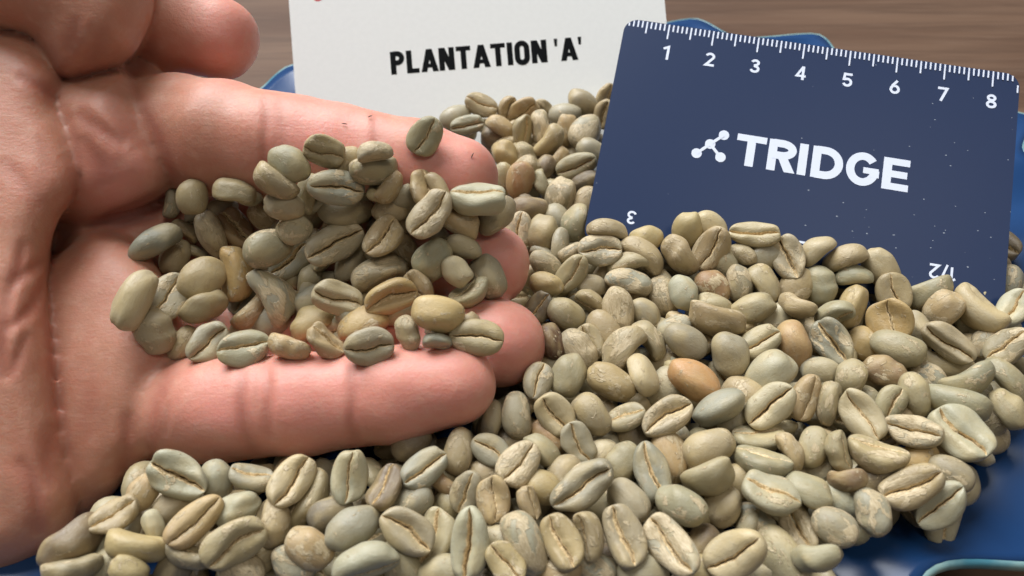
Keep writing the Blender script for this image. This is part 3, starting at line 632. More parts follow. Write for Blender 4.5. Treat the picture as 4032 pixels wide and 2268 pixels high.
((2.9,165.1,31.2),(0.744,0.612,-0.164,0.214),(8.7,6.8,3.6),'y',6,0,1,"tan bean crease up, third from left at the foot of the paper card"),
((8.9,167.4,29.4),(0.715,0.563,0.112,-0.399),(7.3,5.4,3.1),'y',7,0,0,"tan bean crease up, rightmost at the foot of the paper card"),
((19,167.7,31.2),(-0.449,0.83,-0.284,-0.168),(9.4,6.5,3.9),'k',0,0,1,"grey green bean rounded back up at the foot of the paper card"),
((24.9,172.8,30.2),(0.612,0.535,-0.175,0.555),(7.3,5.4,3.1),'y',5,0,0,"tan bean crease up half hidden behind the ruler card"),
((18.5,154.7,32.1),(-0.256,0.824,0.493,0.111),(9.7,7.9,4.1),'S',9,0,2,"tan patched bean rounded back up at the foot of the paper card"),
((-2.8,158.3,31.4),(0.09,0.967,-0.12,-0.205),(7.9,5.4,3.7),'y',3,0,1,"tan bean on its side at the foot of the paper card"),
((2.4,155,32.1),(0.424,0.601,-0.116,0.667),(8.1,6,3.4),'g',3,0,2,"olive bean crease up, right of two at the foot of the paper card"),
((7,156.1,31.8),(0.645,-0.412,0.613,-0.196),(9.4,6.7,4.4),'S',5,0,2,"tan patched bean on its side at the foot of the paper card"),
((9.2,149.7,32.2),(0.862,-0.253,-0.44,0.002),(9.9,7.6,4.7),'g',7,0,2,"olive bean on its side, right of two beside the index fingertip"),
((-4,157.6,27.7),(-0.399,0.912,-0.095,-0.005),(8.6,6.3,3.6),'d',3,0,0,"dark bean rounded back up, left of two beside the index fingertip"),
((-1.5,145.3,31.7),(-0.376,0.729,-0.51,-0.259),(7.9,6,3.3),'Y',7,0,1,"yellowish bean rounded back up beside the index fingertip"),
((3.1,146.5,30.8),(-0.301,0.813,-0.45,-0.213),(7.4,5.4,3.1),'g',4,0,0,"olive bean rounded back up beside the index fingertip"),
((15.5,140.7,32.4),(0.85,0.463,-0.227,0.107),(10.2,6.4,4.3),'g',5,0,2,"olive bean crease up beside the index fingertip"),
((11.6,144.9,30.8),(0.735,-0.531,-0.421,0.025),(6.7,4.6,3.2),'y',9,0,0,"tan bean on its side beside the index fingertip"),
((13.8,157.4,30.6),(-0.261,0.686,0.589,0.338),(8.1,5.8,3.4),'y',4,0,0,"tan bean rounded back up at the foot of the paper card"),
((1.9,135.3,32.6),(-0.335,0.689,0.58,0.276),(9,6.8,3.8),'b',1,0,2,"brown bean rounded back up beside the index fingertip"),
((3.1,140,31.9),(-0.468,0.843,0.206,0.169),(7.3,5.4,3.1),'y',1,0,1,"tan bean rounded back up beside the index fingertip"),
((6.6,135.8,31),(0.677,-0.407,0.561,-0.247),(6.7,4.8,3.1),'g',6,0,0,"olive bean on its side, left of two beside the index fingertip"),
((11.1,129.8,32.1),(-0.303,0.731,0.543,0.282),(9.2,6.9,3.9),'S',6,0,1,"tan patched bean rounded back up beside the index fingertip"),
((7.6,141.2,30.9),(-0.417,0.758,0.447,0.227),(7.6,5.2,3.2),'d',0,0,0,"dark bean rounded back up, right of two beside the index fingertip"),
((17.4,136.1,31),(-0.466,0.834,0.188,0.229),(7.4,5.2,3.1),'d',8,0,0,"dark bean rounded back up half hidden behind the ruler card"),
((3.8,125.1,32.2),(0.546,-0.838,-0.018,-0.001),(8.7,6.2,3.7),'d',6,0,1,"dark bean rounded back up between the fingertips and ruler card"),
((13.5,120.6,32.3),(0.098,0.757,0.366,0.532),(9.2,7.2,4.3),'g',1,0,1,"olive bean on its side, left of two between the fingertips and ruler card"),
((16.9,128.4,31.2),(-0.217,0.763,0.55,0.26),(9,6.3,3.8),'y',11,0,0,"tan bean rounded back up half hidden behind the ruler card"),
((1.5,118.1,32.1),(0.778,0.156,-0.333,0.51),(8.6,6.4,3.6),'s',2,0,1,"silvery grey bean crease up between the fingertips and ruler card"),
((6.6,116.5,33.1),(-0.251,0.693,0.619,0.273),(8.7,7,3.7),'g',5,0,2,"olive bean rounded back up between the fingertips and ruler card"),
((19.9,113.9,37.4),(0.422,0.903,0.024,-0.08),(8.4,6.4,4),'y',11,0,2,"tan bean on its side, leftmost on the lower left of the ruler card"),
((18.5,109.5,34.9),(0.946,0.321,-0.05,-0.005),(9.2,6.6,3.9),'s',6,0,2,"silvery grey bean crease up, left of two on the lower left of the ruler card"),
((12.3,105,33.4),(0.78,0.414,-0.201,0.425),(8.8,5.5,3.7),'g',10,0,2,"olive bean crease up between the fingertips and ruler card"),
((12.5,110.9,32.6),(0.742,-0.618,-0.254,0.053),(5.8,4,2.7),'s',10,0,1,"silvery grey bean on its side between the fingertips and ruler card"),
((7.2,107.5,32.6),(-0.394,0.867,-0.255,-0.168),(7.7,5.3,3.2),'S',10,0,1,"tan patched bean rounded back up between the fingertips and ruler card"),
((6.8,101.4,33.5),(-0.403,0.899,-0.157,0.064),(7.3,4.9,3.1),'Y',11,0,2,"yellowish bean rounded back up between the fingertips and ruler card"),
((24.5,107.6,33.3),(0.556,0.812,-0.088,0.154),(9.4,6.8,4.4),'g',8,0,2,"olive bean on its side on the lower left of the ruler card"),
((27.5,109.1,34.5),(0.42,0.839,-0.151,-0.312),(9.9,6.7,4.6),'y',11,0,1,"tan bean on its side, second from left on the lower left of the ruler card"),
((28,112.1,36.2),(-0.34,0.933,0.048,0.104),(7.3,5.4,3.1),'Y',3,0,1,"yellowish bean rounded back up, left of two on the lower left of the ruler card"),
((23.9,102.7,33.5),(0.096,0.985,-0.039,-0.136),(9.2,6.4,3.8),'s',5,0,2,"silvery grey bean on its side just below the ruler card"),
((19.8,107.3,29.6),(-0.256,0.827,0.451,0.219),(7.3,5.4,3.1),'y',9,0,0,"tan bean rounded back up, leftmost just below the ruler card"),
((16.5,103,31.3),(-0.36,0.928,-0.065,-0.071),(6.3,4.9,2.7),'k',2,0,1,"grey green bean rounded back up between the fingertips and ruler card"),
((34.3,107.4,35),(0.727,-0.499,0.472,0.009),(9.4,7.3,4),'y',4,0,2,"tan bean on its side, rightmost on the lower left of the ruler card"),
((31,104.7,30.4),(-0.49,0.715,-0.485,0.115),(7.3,5.4,3.1),'y',6,0,1,"tan bean rounded back up, rightmost just below the ruler card"),
((36.4,112.1,37.8),(-0.374,0.62,0.533,0.438),(8,6.6,3.4),'Y',9,0,1,"yellowish bean rounded back up, right of two on the lower left of the ruler card"),
((41.3,113.3,38.8),(-0.352,0.896,-0.264,-0.055),(7.3,5.4,3.1),'p',0,0,0,"pale olive bean rounded back up on the lower left of the ruler card"),
((41.2,109,36.5),(0.789,0.318,-0.348,0.396),(10.2,6.7,4.3),'y',8,0,2,"tan bean crease up on the lower left of the ruler card"),
((50.2,110.6,38.1),(0.971,0.152,-0.135,-0.125),(10.1,5.5,4.2),'g',7,0,2,"olive bean crease up on the lower left of the ruler card"),
((47.2,107.4,36.1),(-0.416,0.88,-0.217,0.07),(6,4,2.5),'y',0,0,1,"tan bean rounded back up on the lower left of the ruler card"),
((56.2,106.2,36.1),(0.732,0.363,0.012,-0.577),(9.3,6.9,3.9),'s',2,0,2,"silvery grey bean crease up, right of two on the lower left of the ruler card"),
((61.8,107.6,37.4),(0.264,0.903,0.06,0.334),(8,5.6,3.8),'p',5,0,1,"pale olive bean on its side on the lower right of the ruler card"),
((67.2,105.9,36.9),(0.265,0.888,-0.167,0.337),(8.6,6.1,4.1),'y',9,0,2,"tan bean on its side on the lower right of the ruler card"),
((68.8,102.6,35.2),(0.231,0.953,-0.163,0.107),(7.5,5.3,3.5),'g',1,0,2,"olive bean on its side, left of two on the lower right of the ruler card"),
((61.9,101.1,33.8),(-0.374,0.725,-0.579,-0.004),(7.8,6.5,3.3),'g',6,0,2,"olive bean rounded back up on the lower right of the ruler card"),
((51.5,101.4,33.5),(0.161,0.83,-0.377,-0.377),(9.1,6.7,4.3),'g',0,0,2,"olive bean on its side just below the ruler card"),
((46,101.4,33.5),(-0.395,0.652,-0.64,-0.097),(8.1,5.4,3.4),'S',4,0,2,"tan patched bean rounded back up, rightmost just below the ruler card"),
((40.8,101.2,32.8),(-0.376,0.86,-0.332,-0.093),(7.5,6.4,3.2),'b',10,0,1,"brown bean rounded back up just below the ruler card"),
((34.3,99.2,33.6),(-0.295,0.744,-0.597,-0.057),(7.4,5.8,3.1),'p',0,0,2,"pale olive bean rounded back up just below the ruler card"),
((31,100.6,30.7),(-0.415,0.709,-0.554,-0.138),(8.1,6.4,3.4),'S',3,0,1,"tan patched bean rounded back up, second from left just below the ruler card"),
((40.3,96.6,31.8),(-0.404,0.902,-0.149,0.031),(7.3,5.4,3.1),'g',7,0,0,"olive bean rounded back up, left of two just below the ruler card"),
((47.3,95.2,32.9),(-0.348,0.901,0.114,0.232),(8.9,6.2,3.7),'g',3,0,1,"olive bean rounded back up, right of two just below the ruler card"),
((55.9,94.9,33.7),(0.753,-0.545,0.108,-0.351),(7.6,5.5,3.6),'y',5,0,2,"tan bean on its side below the ruler card on the right"),
((67.3,96.2,32.9),(-0.032,0.815,0.464,0.346),(9.5,5.5,4),'Y',10,0,1,"yellowish bean rounded back up, left of two below the ruler card on the right"),
((39.4,91.3,33.8),(0.85,-0.491,0.187,0.033),(11.6,8.7,5.4),'y',3,0,2,"tan bean on its side, rightmost just below the ruler card"),
((33,86.4,33.9),(-0.313,0.913,-0.253,-0.071),(8.9,6.2,3.7),'k',2,0,2,"grey green bean rounded back up, right of two just below the ruler card"),
((40.4,83.2,34),(-0.435,0.719,-0.536,-0.077),(8.3,7,3.5),'k',5,0,2,"grey green bean rounded back up, second from left right of the heap centre"),
((47.1,86.8,33.1),(0.949,0.179,-0.179,0.186),(8.1,6,3.4),'g',5,0,1,"olive bean crease up just below the ruler card"),
((53.4,86.4,33.1),(-0.37,0.683,-0.627,-0.054),(9.6,6.3,4),'B',10,0,1,"orange brown bean rounded back up just below the ruler card"),
((60.4,86.2,33.9),(0.754,0.418,-0.037,-0.506),(9.7,6.7,4.1),'k',3,0,2,"grey green bean crease up below the ruler card on the right"),
((62.6,93.6,33.7),(0.577,0.709,-0.28,0.293),(7.7,5.6,3.6),'g',10,0,2,"olive bean on its side below the ruler card on the right"),
((32.7,77.6,34.1),(-0.335,0.897,-0.288,-0.019),(10.1,6.8,4.2),'B',3,0,2,"orange brown bean rounded back up in the centre of the heap"),
((40,81.9,28.4),(0.755,0.368,0.118,-0.529),(7.3,5.4,3.1),'p',1,0,0,"pale olive bean crease up, left of two right of the heap centre"),
((46.7,78.8,34.1),(-0.222,0.916,0.24,0.231),(9.9,7.2,4.1),'p',1,0,2,"pale olive bean rounded back up right of the heap centre"),
((57.3,80.8,32),(-0.356,0.917,-0.09,0.158),(7.3,5.4,3.1),'k',9,0,0,"grey green bean rounded back up, rightmost right of the heap centre"),
((61.3,78.5,34.1),(-0.079,0.835,0.487,0.245),(6.7,5.4,2.8),'g',9,0,2,"olive bean rounded back up, left of two in the right part of the heap"),
((51.7,74.2,33.4),(0.746,0.363,-0.099,0.549),(8.8,5.3,3.7),'y',4,0,1,"tan bean crease up right of the heap centre"),
((45.3,71.8,34.3),(0.903,0.208,-0.256,0.276),(9.8,6.6,4.1),'p',5,0,2,"pale olive bean crease up, right of two right of the heap centre"),
((36.1,71.5,34.3),(-0.256,0.931,0.204,0.16),(9.8,5.5,4.1),'k',2,0,2,"grey green bean rounded back up, leftmost right of the heap centre"),
((55.8,73.3,33.4),(0.502,0.588,0.115,0.624),(8,5.5,3.7),'y',0,0,1,"tan bean on its side in the right part of the heap"),
((60.6,69.9,34.3),(0.785,0.323,-0.045,-0.527),(9.8,6.3,4.1),'p',9,0,2,"pale olive bean crease up in the right part of the heap"),
((26.5,69.4,34.4),(0.945,0.175,-0.055,0.269),(9.8,6,4.1),'s',9,0,2,"silvery grey bean crease up in the centre of the heap"),
((31.1,87.1,28.8),(-0.24,0.937,0.244,0.071),(7.3,5.4,3.1),'k',11,0,0,"grey green bean rounded back up in the centre of the heap"),
((29.2,83.4,28.1),(0.863,0.031,-0.341,0.371),(7.3,5.4,3.1),'g',2,0,0,"olive bean crease up in the centre of the heap"),
((74.8,103.7,35.4),(0.523,-0.733,0.435,0.014),(9.1,6.4,3.8),'p',10,0,1,"pale olive bean rounded back up on the lower right of the ruler card"),
((76.2,98.8,33.7),(0.727,0.347,0.111,-0.582),(8.4,6.6,3.5),'y',10,0,2,"tan bean crease up on the lower right of the ruler card"),
((83.5,98.6,33.2),(0.689,-0.652,-0.24,-0.206),(9.8,7.1,4.6),'g',7,0,1,"olive bean on its side, right of two on the lower right of the ruler card"),
((73.2,91.8,33.8),(0.594,0.467,0.048,-0.653),(8.5,8.5,3.6),'Y',8,0,2,"yellowish bean crease up below the ruler card on the right"),
((84.2,94.3,33.7),(-0.22,0.834,0.273,0.426),(8.2,6.8,3.4),'y',10,0,2,"tan bean rounded back up at the right edge of the heap"),
((91.1,94.3,33.7),(0.845,-0.23,0.18,-0.448),(11.6,8.7,5.4),'p',11,0,2,"pale olive bean on its side at the right edge of the heap"),
((91.1,94.5,29.3),(0.137,0.761,-0.442,-0.454),(7.4,5.5,3.5),'g',5,0,1,"olive bean on its side, second from left at the right edge of the heap"),
((98.7,94.9,33.4),(0.88,-0.046,-0.35,0.317),(8.4,5.9,3.5),'p',4,0,1,"pale olive bean crease up at the right edge of the heap"),
((103.4,104.2,31.1),(-0.214,0.764,0.578,0.19),(7.5,5.4,3.2),'s',0,0,0,"silvery grey bean rounded back up half hidden behind the ruler card"),
((82.4,86.3,33.9),(0.811,0.435,-0.072,-0.385),(10.4,5.8,4.4),'k',2,0,2,"grey green bean crease up at the right edge of the heap"),
((72.3,85.1,33.9),(-0.3,0.898,-0.273,0.172),(9.3,6.5,3.9),'g',3,0,2,"olive bean rounded back up below the ruler card on the right"),
((79.1,91.4,31.9),(-0.363,0.705,-0.608,0.051),(7.4,4.6,3.1),'k',10,0,0,"grey green bean rounded back up below the ruler card on the right"),
((68.4,88.7,30.6),(-0.326,0.754,-0.569,0.033),(7.3,5.4,3.1),'Y',6,0,1,"yellowish bean rounded back up, right of two below the ruler card on the right"),
((90.6,87.9,31.5),(-0.092,0.822,0.364,0.428),(5.9,4.9,2.5),'s',9,0,1,"silvery grey bean rounded back up, right of two at the right edge of the heap"),
((92.8,85.1,33.9),(0.909,-0.012,-0.398,0.127),(8.4,6.4,3.5),'y',7,0,2,"tan bean crease up at the right edge of the heap"),
((68.4,79.9,33.3),(-0.279,0.905,-0.3,0.117),(7.8,5.6,3.3),'b',7,0,1,"brown bean rounded back up in the right part of the heap"),
((71.3,74.4,34.2),(0.408,-0.644,0.647,-0.018),(8.1,5.3,3.4),'g',3,0,2,"olive bean rounded back up, right of two in the right part of the heap"),
((77.9,80,30.7),(-0.381,0.806,-0.45,-0.042),(7.3,5.4,3.1),'s',11,0,1,"silvery grey bean rounded back up, left of two at the right edge of the heap"),
((83.2,84.1,28.7),(0.78,-0.572,0.085,-0.237),(9.5,6.4,4.5),'g',5,0,1,"olive bean on its side, leftmost at the right edge of the heap"),
((82.2,77,34.2),(0.749,-0.544,-0.329,-0.186),(9.5,6.8,4.5),'g',5,0,2,"olive bean on its side, third from left at the right edge of the heap"),
((90.5,78.8,33.3),(0.272,0.832,-0.41,-0.258),(9.3,7.2,4.4),'g',8,0,1,"olive bean on its side, rightmost at the right edge of the heap"),
((78,72.1,34.3),(0.825,-0.461,0.044,-0.323),(10.9,7.7,5.1),'g',0,0,2,"olive bean on its side, left of two at the lower right edge of the heap"),
((85.3,71.6,30.4),(-0.113,0.876,0.277,0.378),(7.5,6.2,3.1),'y',6,0,1,"tan bean rounded back up at the lower right edge of the heap"),
((87.1,71.4,34.3),(-0.018,0.783,-0.608,-0.132),(7.6,5.4,3.2),'g',6,0,2,"olive bean on its side, right of two at the lower right edge of the heap"),
((76.2,66,34.4),(0.816,0.16,-0.088,-0.548),(10.6,8.6,4.4),'p',11,0,2,"pale olive bean crease up, right of two at the lower right edge of the heap"),
((68.2,66.6,34.4),(0.946,0.138,-0.171,-0.237),(8.7,5.6,3.7),'s',10,0,2,"silvery grey bean crease up in the right part of the heap"),
((66.7,73,33.4),(0.807,0.329,-0.143,0.469),(7.3,5.4,3.1),'g',3,0,1,"olive bean crease up in the right part of the heap"),
((54.1,62.7,34.5),(0.784,-0.09,0.445,-0.423),(7,4.7,3.3),'g',9,0,2,"olive bean on its side, second from left by the bare blue of the bowl"),
((60.3,61.8,34.6),(0.939,-0.271,-0.006,-0.212),(9.5,6.9,4.5),'g',0,0,2,"olive bean on its side, rightmost by the bare blue of the bowl"),
((64.2,56.3,34.7),(0.945,0.136,-0.255,0.151),(9.5,6.2,4),'y',1,0,2,"tan bean crease up, right of two by the bare blue of the bowl"),
((68.7,54.2,32.7),(0.91,0.157,-0.262,0.28),(8.9,6.2,3.7),'p',7,0,1,"pale olive bean crease up, left of two at the lower right edge of the heap"),
((72.3,59.1,33.7),(-0.318,0.883,-0.324,0.117),(7.3,5.4,3.1),'k',6,0,1,"grey green bean rounded back up at the lower right edge of the heap"),
((56.5,52.2,34.8),(-0.272,0.734,-0.616,0.091),(7.3,5.3,3.1),'S',9,0,2,"tan patched bean rounded back up, right of two by the bare blue of the bowl"),
((54.2,57.3,34.7),(0.699,-0.596,-0.19,-0.347),(6.4,4.9,3),'b',5,0,2,"brown bean on its side by the bare blue of the bowl"),
((47.7,56.2,34.7),(0.289,0.888,-0.355,-0.048),(8.2,6.6,3.9),'g',3,0,2,"olive bean on its side, leftmost by the bare blue of the bowl"),
((52.9,55.6,31.7),(-0.253,0.883,-0.332,0.214),(7.3,5.4,3.1),'p',4,0,0,"pale olive bean rounded back up by the bare blue of the bowl"),
((50,49.5,34.9),(-0.222,0.936,-0.257,0.091),(7.1,5.8,3),'S',9,0,2,"tan patched bean rounded back up, left of two by the bare blue of the bowl"),
((45.6,51.3,31.2),(0.768,0.213,-0.042,-0.602),(7.9,5.4,3.3),'y',9,0,1,"tan bean crease up, left of two by the bare blue of the bowl"),
((68.7,63.1,31.6),(-0.139,0.931,0.184,0.282),(7.3,5.4,3.1),'Y',6,0,0,"yellowish bean rounded back up by the bare blue of the bowl"),
((51.2,64.1,33.6),(-0.265,0.788,0.555,0.031),(7.3,5.4,3.1),'g',3,0,1,"olive bean rounded back up by the bare blue of the bowl"),
((47.1,63.3,33.6),(0.359,0.738,-0.359,-0.446),(6.8,4.8,3.2),'y',11,0,1,"tan bean on its side in the lower right of the heap"),
((51.5,61.6,29.5),(-0.325,0.888,0.139,0.294),(7.3,5.4,3.1),'k',6,0,0,"grey green bean rounded back up by the bare blue of the bowl"),
((42.7,67.1,30.8),(0.967,-0.253,0.001,0.001),(8.8,6.5,4.1),'g',5,0,1,"olive bean on its side, second from left in the lower right of the heap"),
((41.4,60.8,33.7),(0.925,-0.323,0.006,-0.199),(9.1,6.6,4.3),'g',5,0,1,"olive bean on its side, rightmost in the lower right of the heap"),
((32.9,63.4,34.5),(-0.22,0.949,0.183,0.133),(8.8,6.3,3.7),'y',10,0,2,"tan bean rounded back up, right of two in the lower right of the heap"),
((31.6,57.7,34.7),(0.742,-0.603,-0.222,-0.192),(9.1,7.3,4.3),'g',2,0,2,"olive bean on its side, leftmost in the lower right of the heap"),
((23.1,60,32.5),(0.758,0.156,0.085,-0.628),(9.8,5.9,4.1),'k',3,0,2,"grey green bean crease up, rightmost in the lower middle of the heap"),
((27.3,63.4,31.5),(-0.069,0.748,-0.608,-0.258),(9.3,6.7,3.9),'y',3,0,1,"tan bean rounded back up, left of two in the lower right of the heap"),
((18.6,62,32.6),(-0.164,0.859,0.459,0.155),(7,5.3,2.9),'g',6,0,1,"olive bean rounded back up, right of two in the lower middle of the heap"),
((19.9,69.8,33.2),(0.973,-0.105,-0.196,0.065),(7.3,5.4,3.1),'y',9,0,1,"tan bean crease up in the centre of the heap"),
((18.8,55,32.4),(-0.22,0.903,-0.365,0.06),(7.9,5.9,3.3),'k',11,0,0,"grey green bean rounded back up in the lower middle of the heap"),
((26.6,53.2,34.8),(-0.2,0.918,-0.306,0.153),(8.5,5.8,3.6),'g',2,0,2,"olive bean rounded back up, left of two in the lower right of the heap"),
((34.2,54.6,31.2),(-0.188,0.767,0.53,0.31),(7.4,6,3.1),'p',1,0,1,"pale olive bean rounded back up in the lower right of the heap"),
((41,54.8,34.7),(0.972,-0.059,0.006,-0.228),(9.2,6.9,3.9),'p',4,0,2,"pale olive bean crease up in the lower right of the heap"),
((21.8,67.8,30.5),(-0.222,0.959,-0.147,-0.097),(7.3,5.4,3.1),'d',11,0,0,"dark bean rounded back up, right of two in the lower middle of the heap"),
((36.6,58.5,31.7),(-0.131,0.87,0.441,0.179),(7.3,5.4,3.1),'g',10,0,0,"olive bean rounded back up, right of two in the lower right of the heap"),
((39.6,71.3,30.8),(-0.25,0.834,0.458,0.179),(7.3,5.4,3.1),'k',8,0,0,"grey green bean rounded back up, third from left right of the heap centre"),
((0.8,70,34.3),(-0.212,0.706,-0.66,-0.143),(7.8,5.3,3.3),'S',0,0,2,"tan patched bean rounded back up right of the ring and little fingertips"),
((-3.4,69.9,33.5),(-0.282,0.708,0.646,-0.044),(6.7,4,2.8),'d',11,0,1,"dark bean rounded back up right of the ring and little fingertips"),
((7.4,70.5,34.3),(0.818,0.343,0.165,-0.432),(7.9,6.3,3.3),'p',7,0,2,"pale olive bean crease up right of the ring and little fingertips"),
((13.7,70.2,34.3),(-0.338,0.834,-0.436,0.019),(7.9,5.7,3.3),'y',4,0,2,"tan bean rounded back up right of the ring and little fingertips"),
((-9,63.2,33.6),(-0.208,0.734,0.627,0.157),(8.2,5.2,3.4),'y',9,0,1,"tan bean rounded back up below the little fingertip"),
((-3.6,63.5,33.6),(0.94,0.171,0.076,-0.285),(6.8,5.3,2.8),'k',9,0,1,"grey green bean crease up, rightmost below the little fingertip"),
((0.9,60.3,34.6),(0.891,0.157,-0.014,0.425),(8.3,6.4,3.5),'s',5,0,2,"silvery grey bean crease up in the lower middle of the heap"),
((5.3,63.4,33.6),(-0.271,0.898,-0.302,-0.167),(7.6,4.2,3.2),'g',3,0,1,"olive bean rounded back up, left of two in the lower middle of the heap"),
((11.2,65.5,32.9),(0.839,0.214,0.217,-0.45),(7.3,5.4,3.1),'k',11,0,1,"grey green bean crease up, leftmost in the lower middle of the heap"),
((-14.3,59.6,34.6),(0.927,0.196,0.019,0.318),(8.3,5.7,3.5),'k',8,0,2,"grey green bean crease up, leftmost below the little fingertip"),
((-11.2,57.8,31.9),(0.71,-0.623,0.302,-0.13),(5.6,3.9,2.6),'b',11,0,1,"brown bean on its side below the little fingertip"),
((-7.1,56,33.8),(0.792,0.198,-0.34,0.466),(7.3,5.4,3.1),'k',3,0,1,"grey green bean crease up, second from left below the little fingertip"),
((-2.9,54.3,34.8),(0.706,0.22,0.192,-0.645),(7.4,5.4,3.1),'y',6,0,2,"tan bean crease up below the little fingertip"),
((11.3,56.5,34.7),(0.931,0.236,-0.098,0.259),(10.8,6.3,4.5),'k',11,0,2,"grey green bean crease up, second from left in the lower middle of the heap"),
((8.8,59.8,32.6),(-0.237,0.88,0.404,0.077),(7.3,5.4,3.1),'y',0,0,1,"tan bean rounded back up in the lower middle of the heap"),
((5,56.9,33.1),(-0.25,0.945,-0.213,-0.015),(7.3,5.4,3.1),'Y',11,0,1,"yellowish bean rounded back up in the lower middle of the heap"),
((2.5,53.9,33.8),(0.784,-0.134,0.387,-0.467),(5.5,4.2,2.6),'y',7,0,1,"tan bean on its side in the lower middle of the heap"),
((14.8,64.1,30.5),(-0.201,0.922,0.323,0.07),(7.3,5.4,3.1),'p',3,0,0,"pale olive bean rounded back up in the lower middle of the heap"),
((6.3,67.4,31.2),(-0.226,0.933,-0.276,0.036),(7.3,5.4,3.1),'b',0,0,0,"brown bean rounded back up in the lower middle of the heap"),
((-0.3,67.4,30.2),(-0.163,0.852,0.484,0.114),(7.3,5.4,3.1),'d',7,0,0,"dark bean rounded back up, left of two in the lower middle of the heap"),
((10.8,94,32.9),(-0.312,0.901,-0.277,-0.116),(7.7,6,3.2),'g',2,0,1,"olive bean rounded back up, left of two right of the ring and little fingertips"),
((5.5,96.9,31.4),(0.876,0.213,-0.293,0.319),(7.3,5.4,3.1),'d',10,0,1,"dark bean crease up between the fingertips and ruler card"),
((20.8,94.4,33.7),(-0.315,0.696,-0.625,-0.161),(9.1,6.6,3.8),'S',2,0,2,"tan patched bean rounded back up, leftmost just below the ruler card"),
((15.9,97.8,32.6),(0.656,0.704,-0.1,-0.252),(6.8,5.2,3.2),'g',5,0,1,"olive bean on its side, right of two between the fingertips and ruler card"),
((15.6,96.3,28.4),(-0.301,0.914,0.079,0.261),(7.3,5.4,3.1),'k',4,0,0,"grey green bean rounded back up right of the ring and little fingertips"),
((7.5,86.6,33.9),(-0.256,0.749,-0.585,-0.177),(7.3,4.5,3.1),'D',0,0,2,"dark brown bean rounded back up right of the ring and little fingertips"),
((12.4,85.3,33.1),(-0.297,0.852,-0.426,-0.065),(8.5,5.9,3.6),'s',1,0,1,"silvery grey bean rounded back up right of the ring and little fingertips"),
((15,88.2,31.6),(0.804,0.311,0.09,-0.499),(7.3,5.4,3.1),'y',2,0,0,"tan bean crease up right of the ring and little fingertips"),
((20.3,85.3,33.9),(0.366,0.832,0.24,0.34),(10.6,7.8,5),'y',0,0,2,"tan bean on its side, leftmost just below the ruler card"),
((10.1,78.8,34.1),(-0.151,0.81,0.542,0.167),(8.3,6.4,3.5),'g',3,0,2,"olive bean rounded back up, right of two right of the ring and little fingertips"),
((17.9,76.9,34.2),(-0.353,0.907,-0.23,0.023),(9.5,6.1,4),'O',5,0,2,"orange tipped bean rounded back up in the centre of the heap"),
((24.1,78.8,34.1),(0.211,0.757,-0.554,-0.276),(8.3,6.7,3.5),'p',11,0,2,"pale olive bean on its side in the centre of the heap"),
((26.9,88.3,32.1),(0.435,0.764,-0.243,-0.409),(8.6,6.3,4.1),'y',4,0,1,"tan bean on its side, second from left just below the ruler card"),
((26.7,94.7,31.8),(-0.32,0.807,-0.445,-0.218),(7.3,5.4,3.1),'k',8,0,0,"grey green bean rounded back up, left of two just below the ruler card"),
((31.5,90.9,31.9),(-0.291,0.907,0.191,0.239),(7.3,5.4,3.1),'s',1,0,0,"silvery grey bean rounded back up just below the ruler card"),
((4.7,77.8,33.3),(0.808,0.129,-0.061,0.571),(7.3,5.4,3.1),'k',1,0,1,"grey green bean crease up right of the ring and little fingertips"),
((27.2,102.1,28.4),(-0.32,0.931,-0.149,-0.091),(7.3,5.4,3.1),'y',10,0,0,"tan bean rounded back up, second from left just below the ruler card"),
((-53.9,58.3,34.7),(0.925,0.284,0.127,-0.218),(10.1,7,4.3),'p',6,0,2,"pale olive bean crease up below the palm"),
((-59.6,56.1,33.4),(-0.341,0.739,0.569,-0.115),(6.2,4.8,2.6),'y',5,0,1,"tan bean rounded back up below the palm"),
((-62.4,51.6,33.9),(0.939,0.015,0.034,0.341),(7.3,5.4,3.1),'y',11,0,1,"tan bean crease up, left of two below the palm"),
((-56.2,50.5,33.5),(-0.091,0.855,-0.449,-0.245),(4.8,3.3,2),'p',8,0,1,"pale olive bean rounded back up below the palm"),
((-49.4,50.4,34.9),(0.859,0.29,0.097,0.41),(9.9,5.5,4.2),'y',0,0,2,"tan bean crease up, right of two below the palm"),
((-48.8,58.5,32.4),(-0.118,0.77,-0.555,-0.292),(7.3,5.4,3.1),'p',6,0,0,"pale olive bean rounded back up, left of two just below the little finger"),
((-57.4,46.4,34.2),(0.834,-0.527,0.157,0.041),(9,6.8,4.2),'Y',10,0,2,"yellowish bean on its side at the bottom left of the picture"),
((-67.1,47.4,33.2),(0.548,-0.691,-0.311,0.353),(9.8,7.5,4.6),'d',6,0,1,"dark bean on its side at the bottom left of the picture"),
((-64.3,48.2,29),(0.107,0.861,-0.442,-0.227),(7.3,5.4,3.1),'p',3,0,0,"pale olive bean rounded back up at the bottom left of the picture"),
((-54.7,54.7,31.3),(-0.327,0.892,0.296,-0.096),(7.3,5.4,3.1),'k',8,0,0,"grey green bean rounded back up below the palm"),
((-42.2,47.2,34.9),(0.847,0.424,0.125,0.296),(9.9,6.7,4.2),'g',6,0,2,"olive bean crease up at the bottom left of the picture"),
((-49.8,45.8,32.5),(0.921,-0.351,0.166,-0.019),(6.7,4.3,3.2),'k',6,0,1,"grey green bean on its side at the bottom left of the picture"),
((-43.5,52.7,33.9),(-0.318,0.917,0.234,-0.054),(7.3,5.4,3.1),'p',8,0,1,"pale olive bean rounded back up, right of two just below the little finger"),
((-65.6,43,34.1),(0.819,-0.518,0.033,0.244),(7.9,5.5,3.7),'y',5,0,1,"tan bean on its side at the bottom left of the picture"),
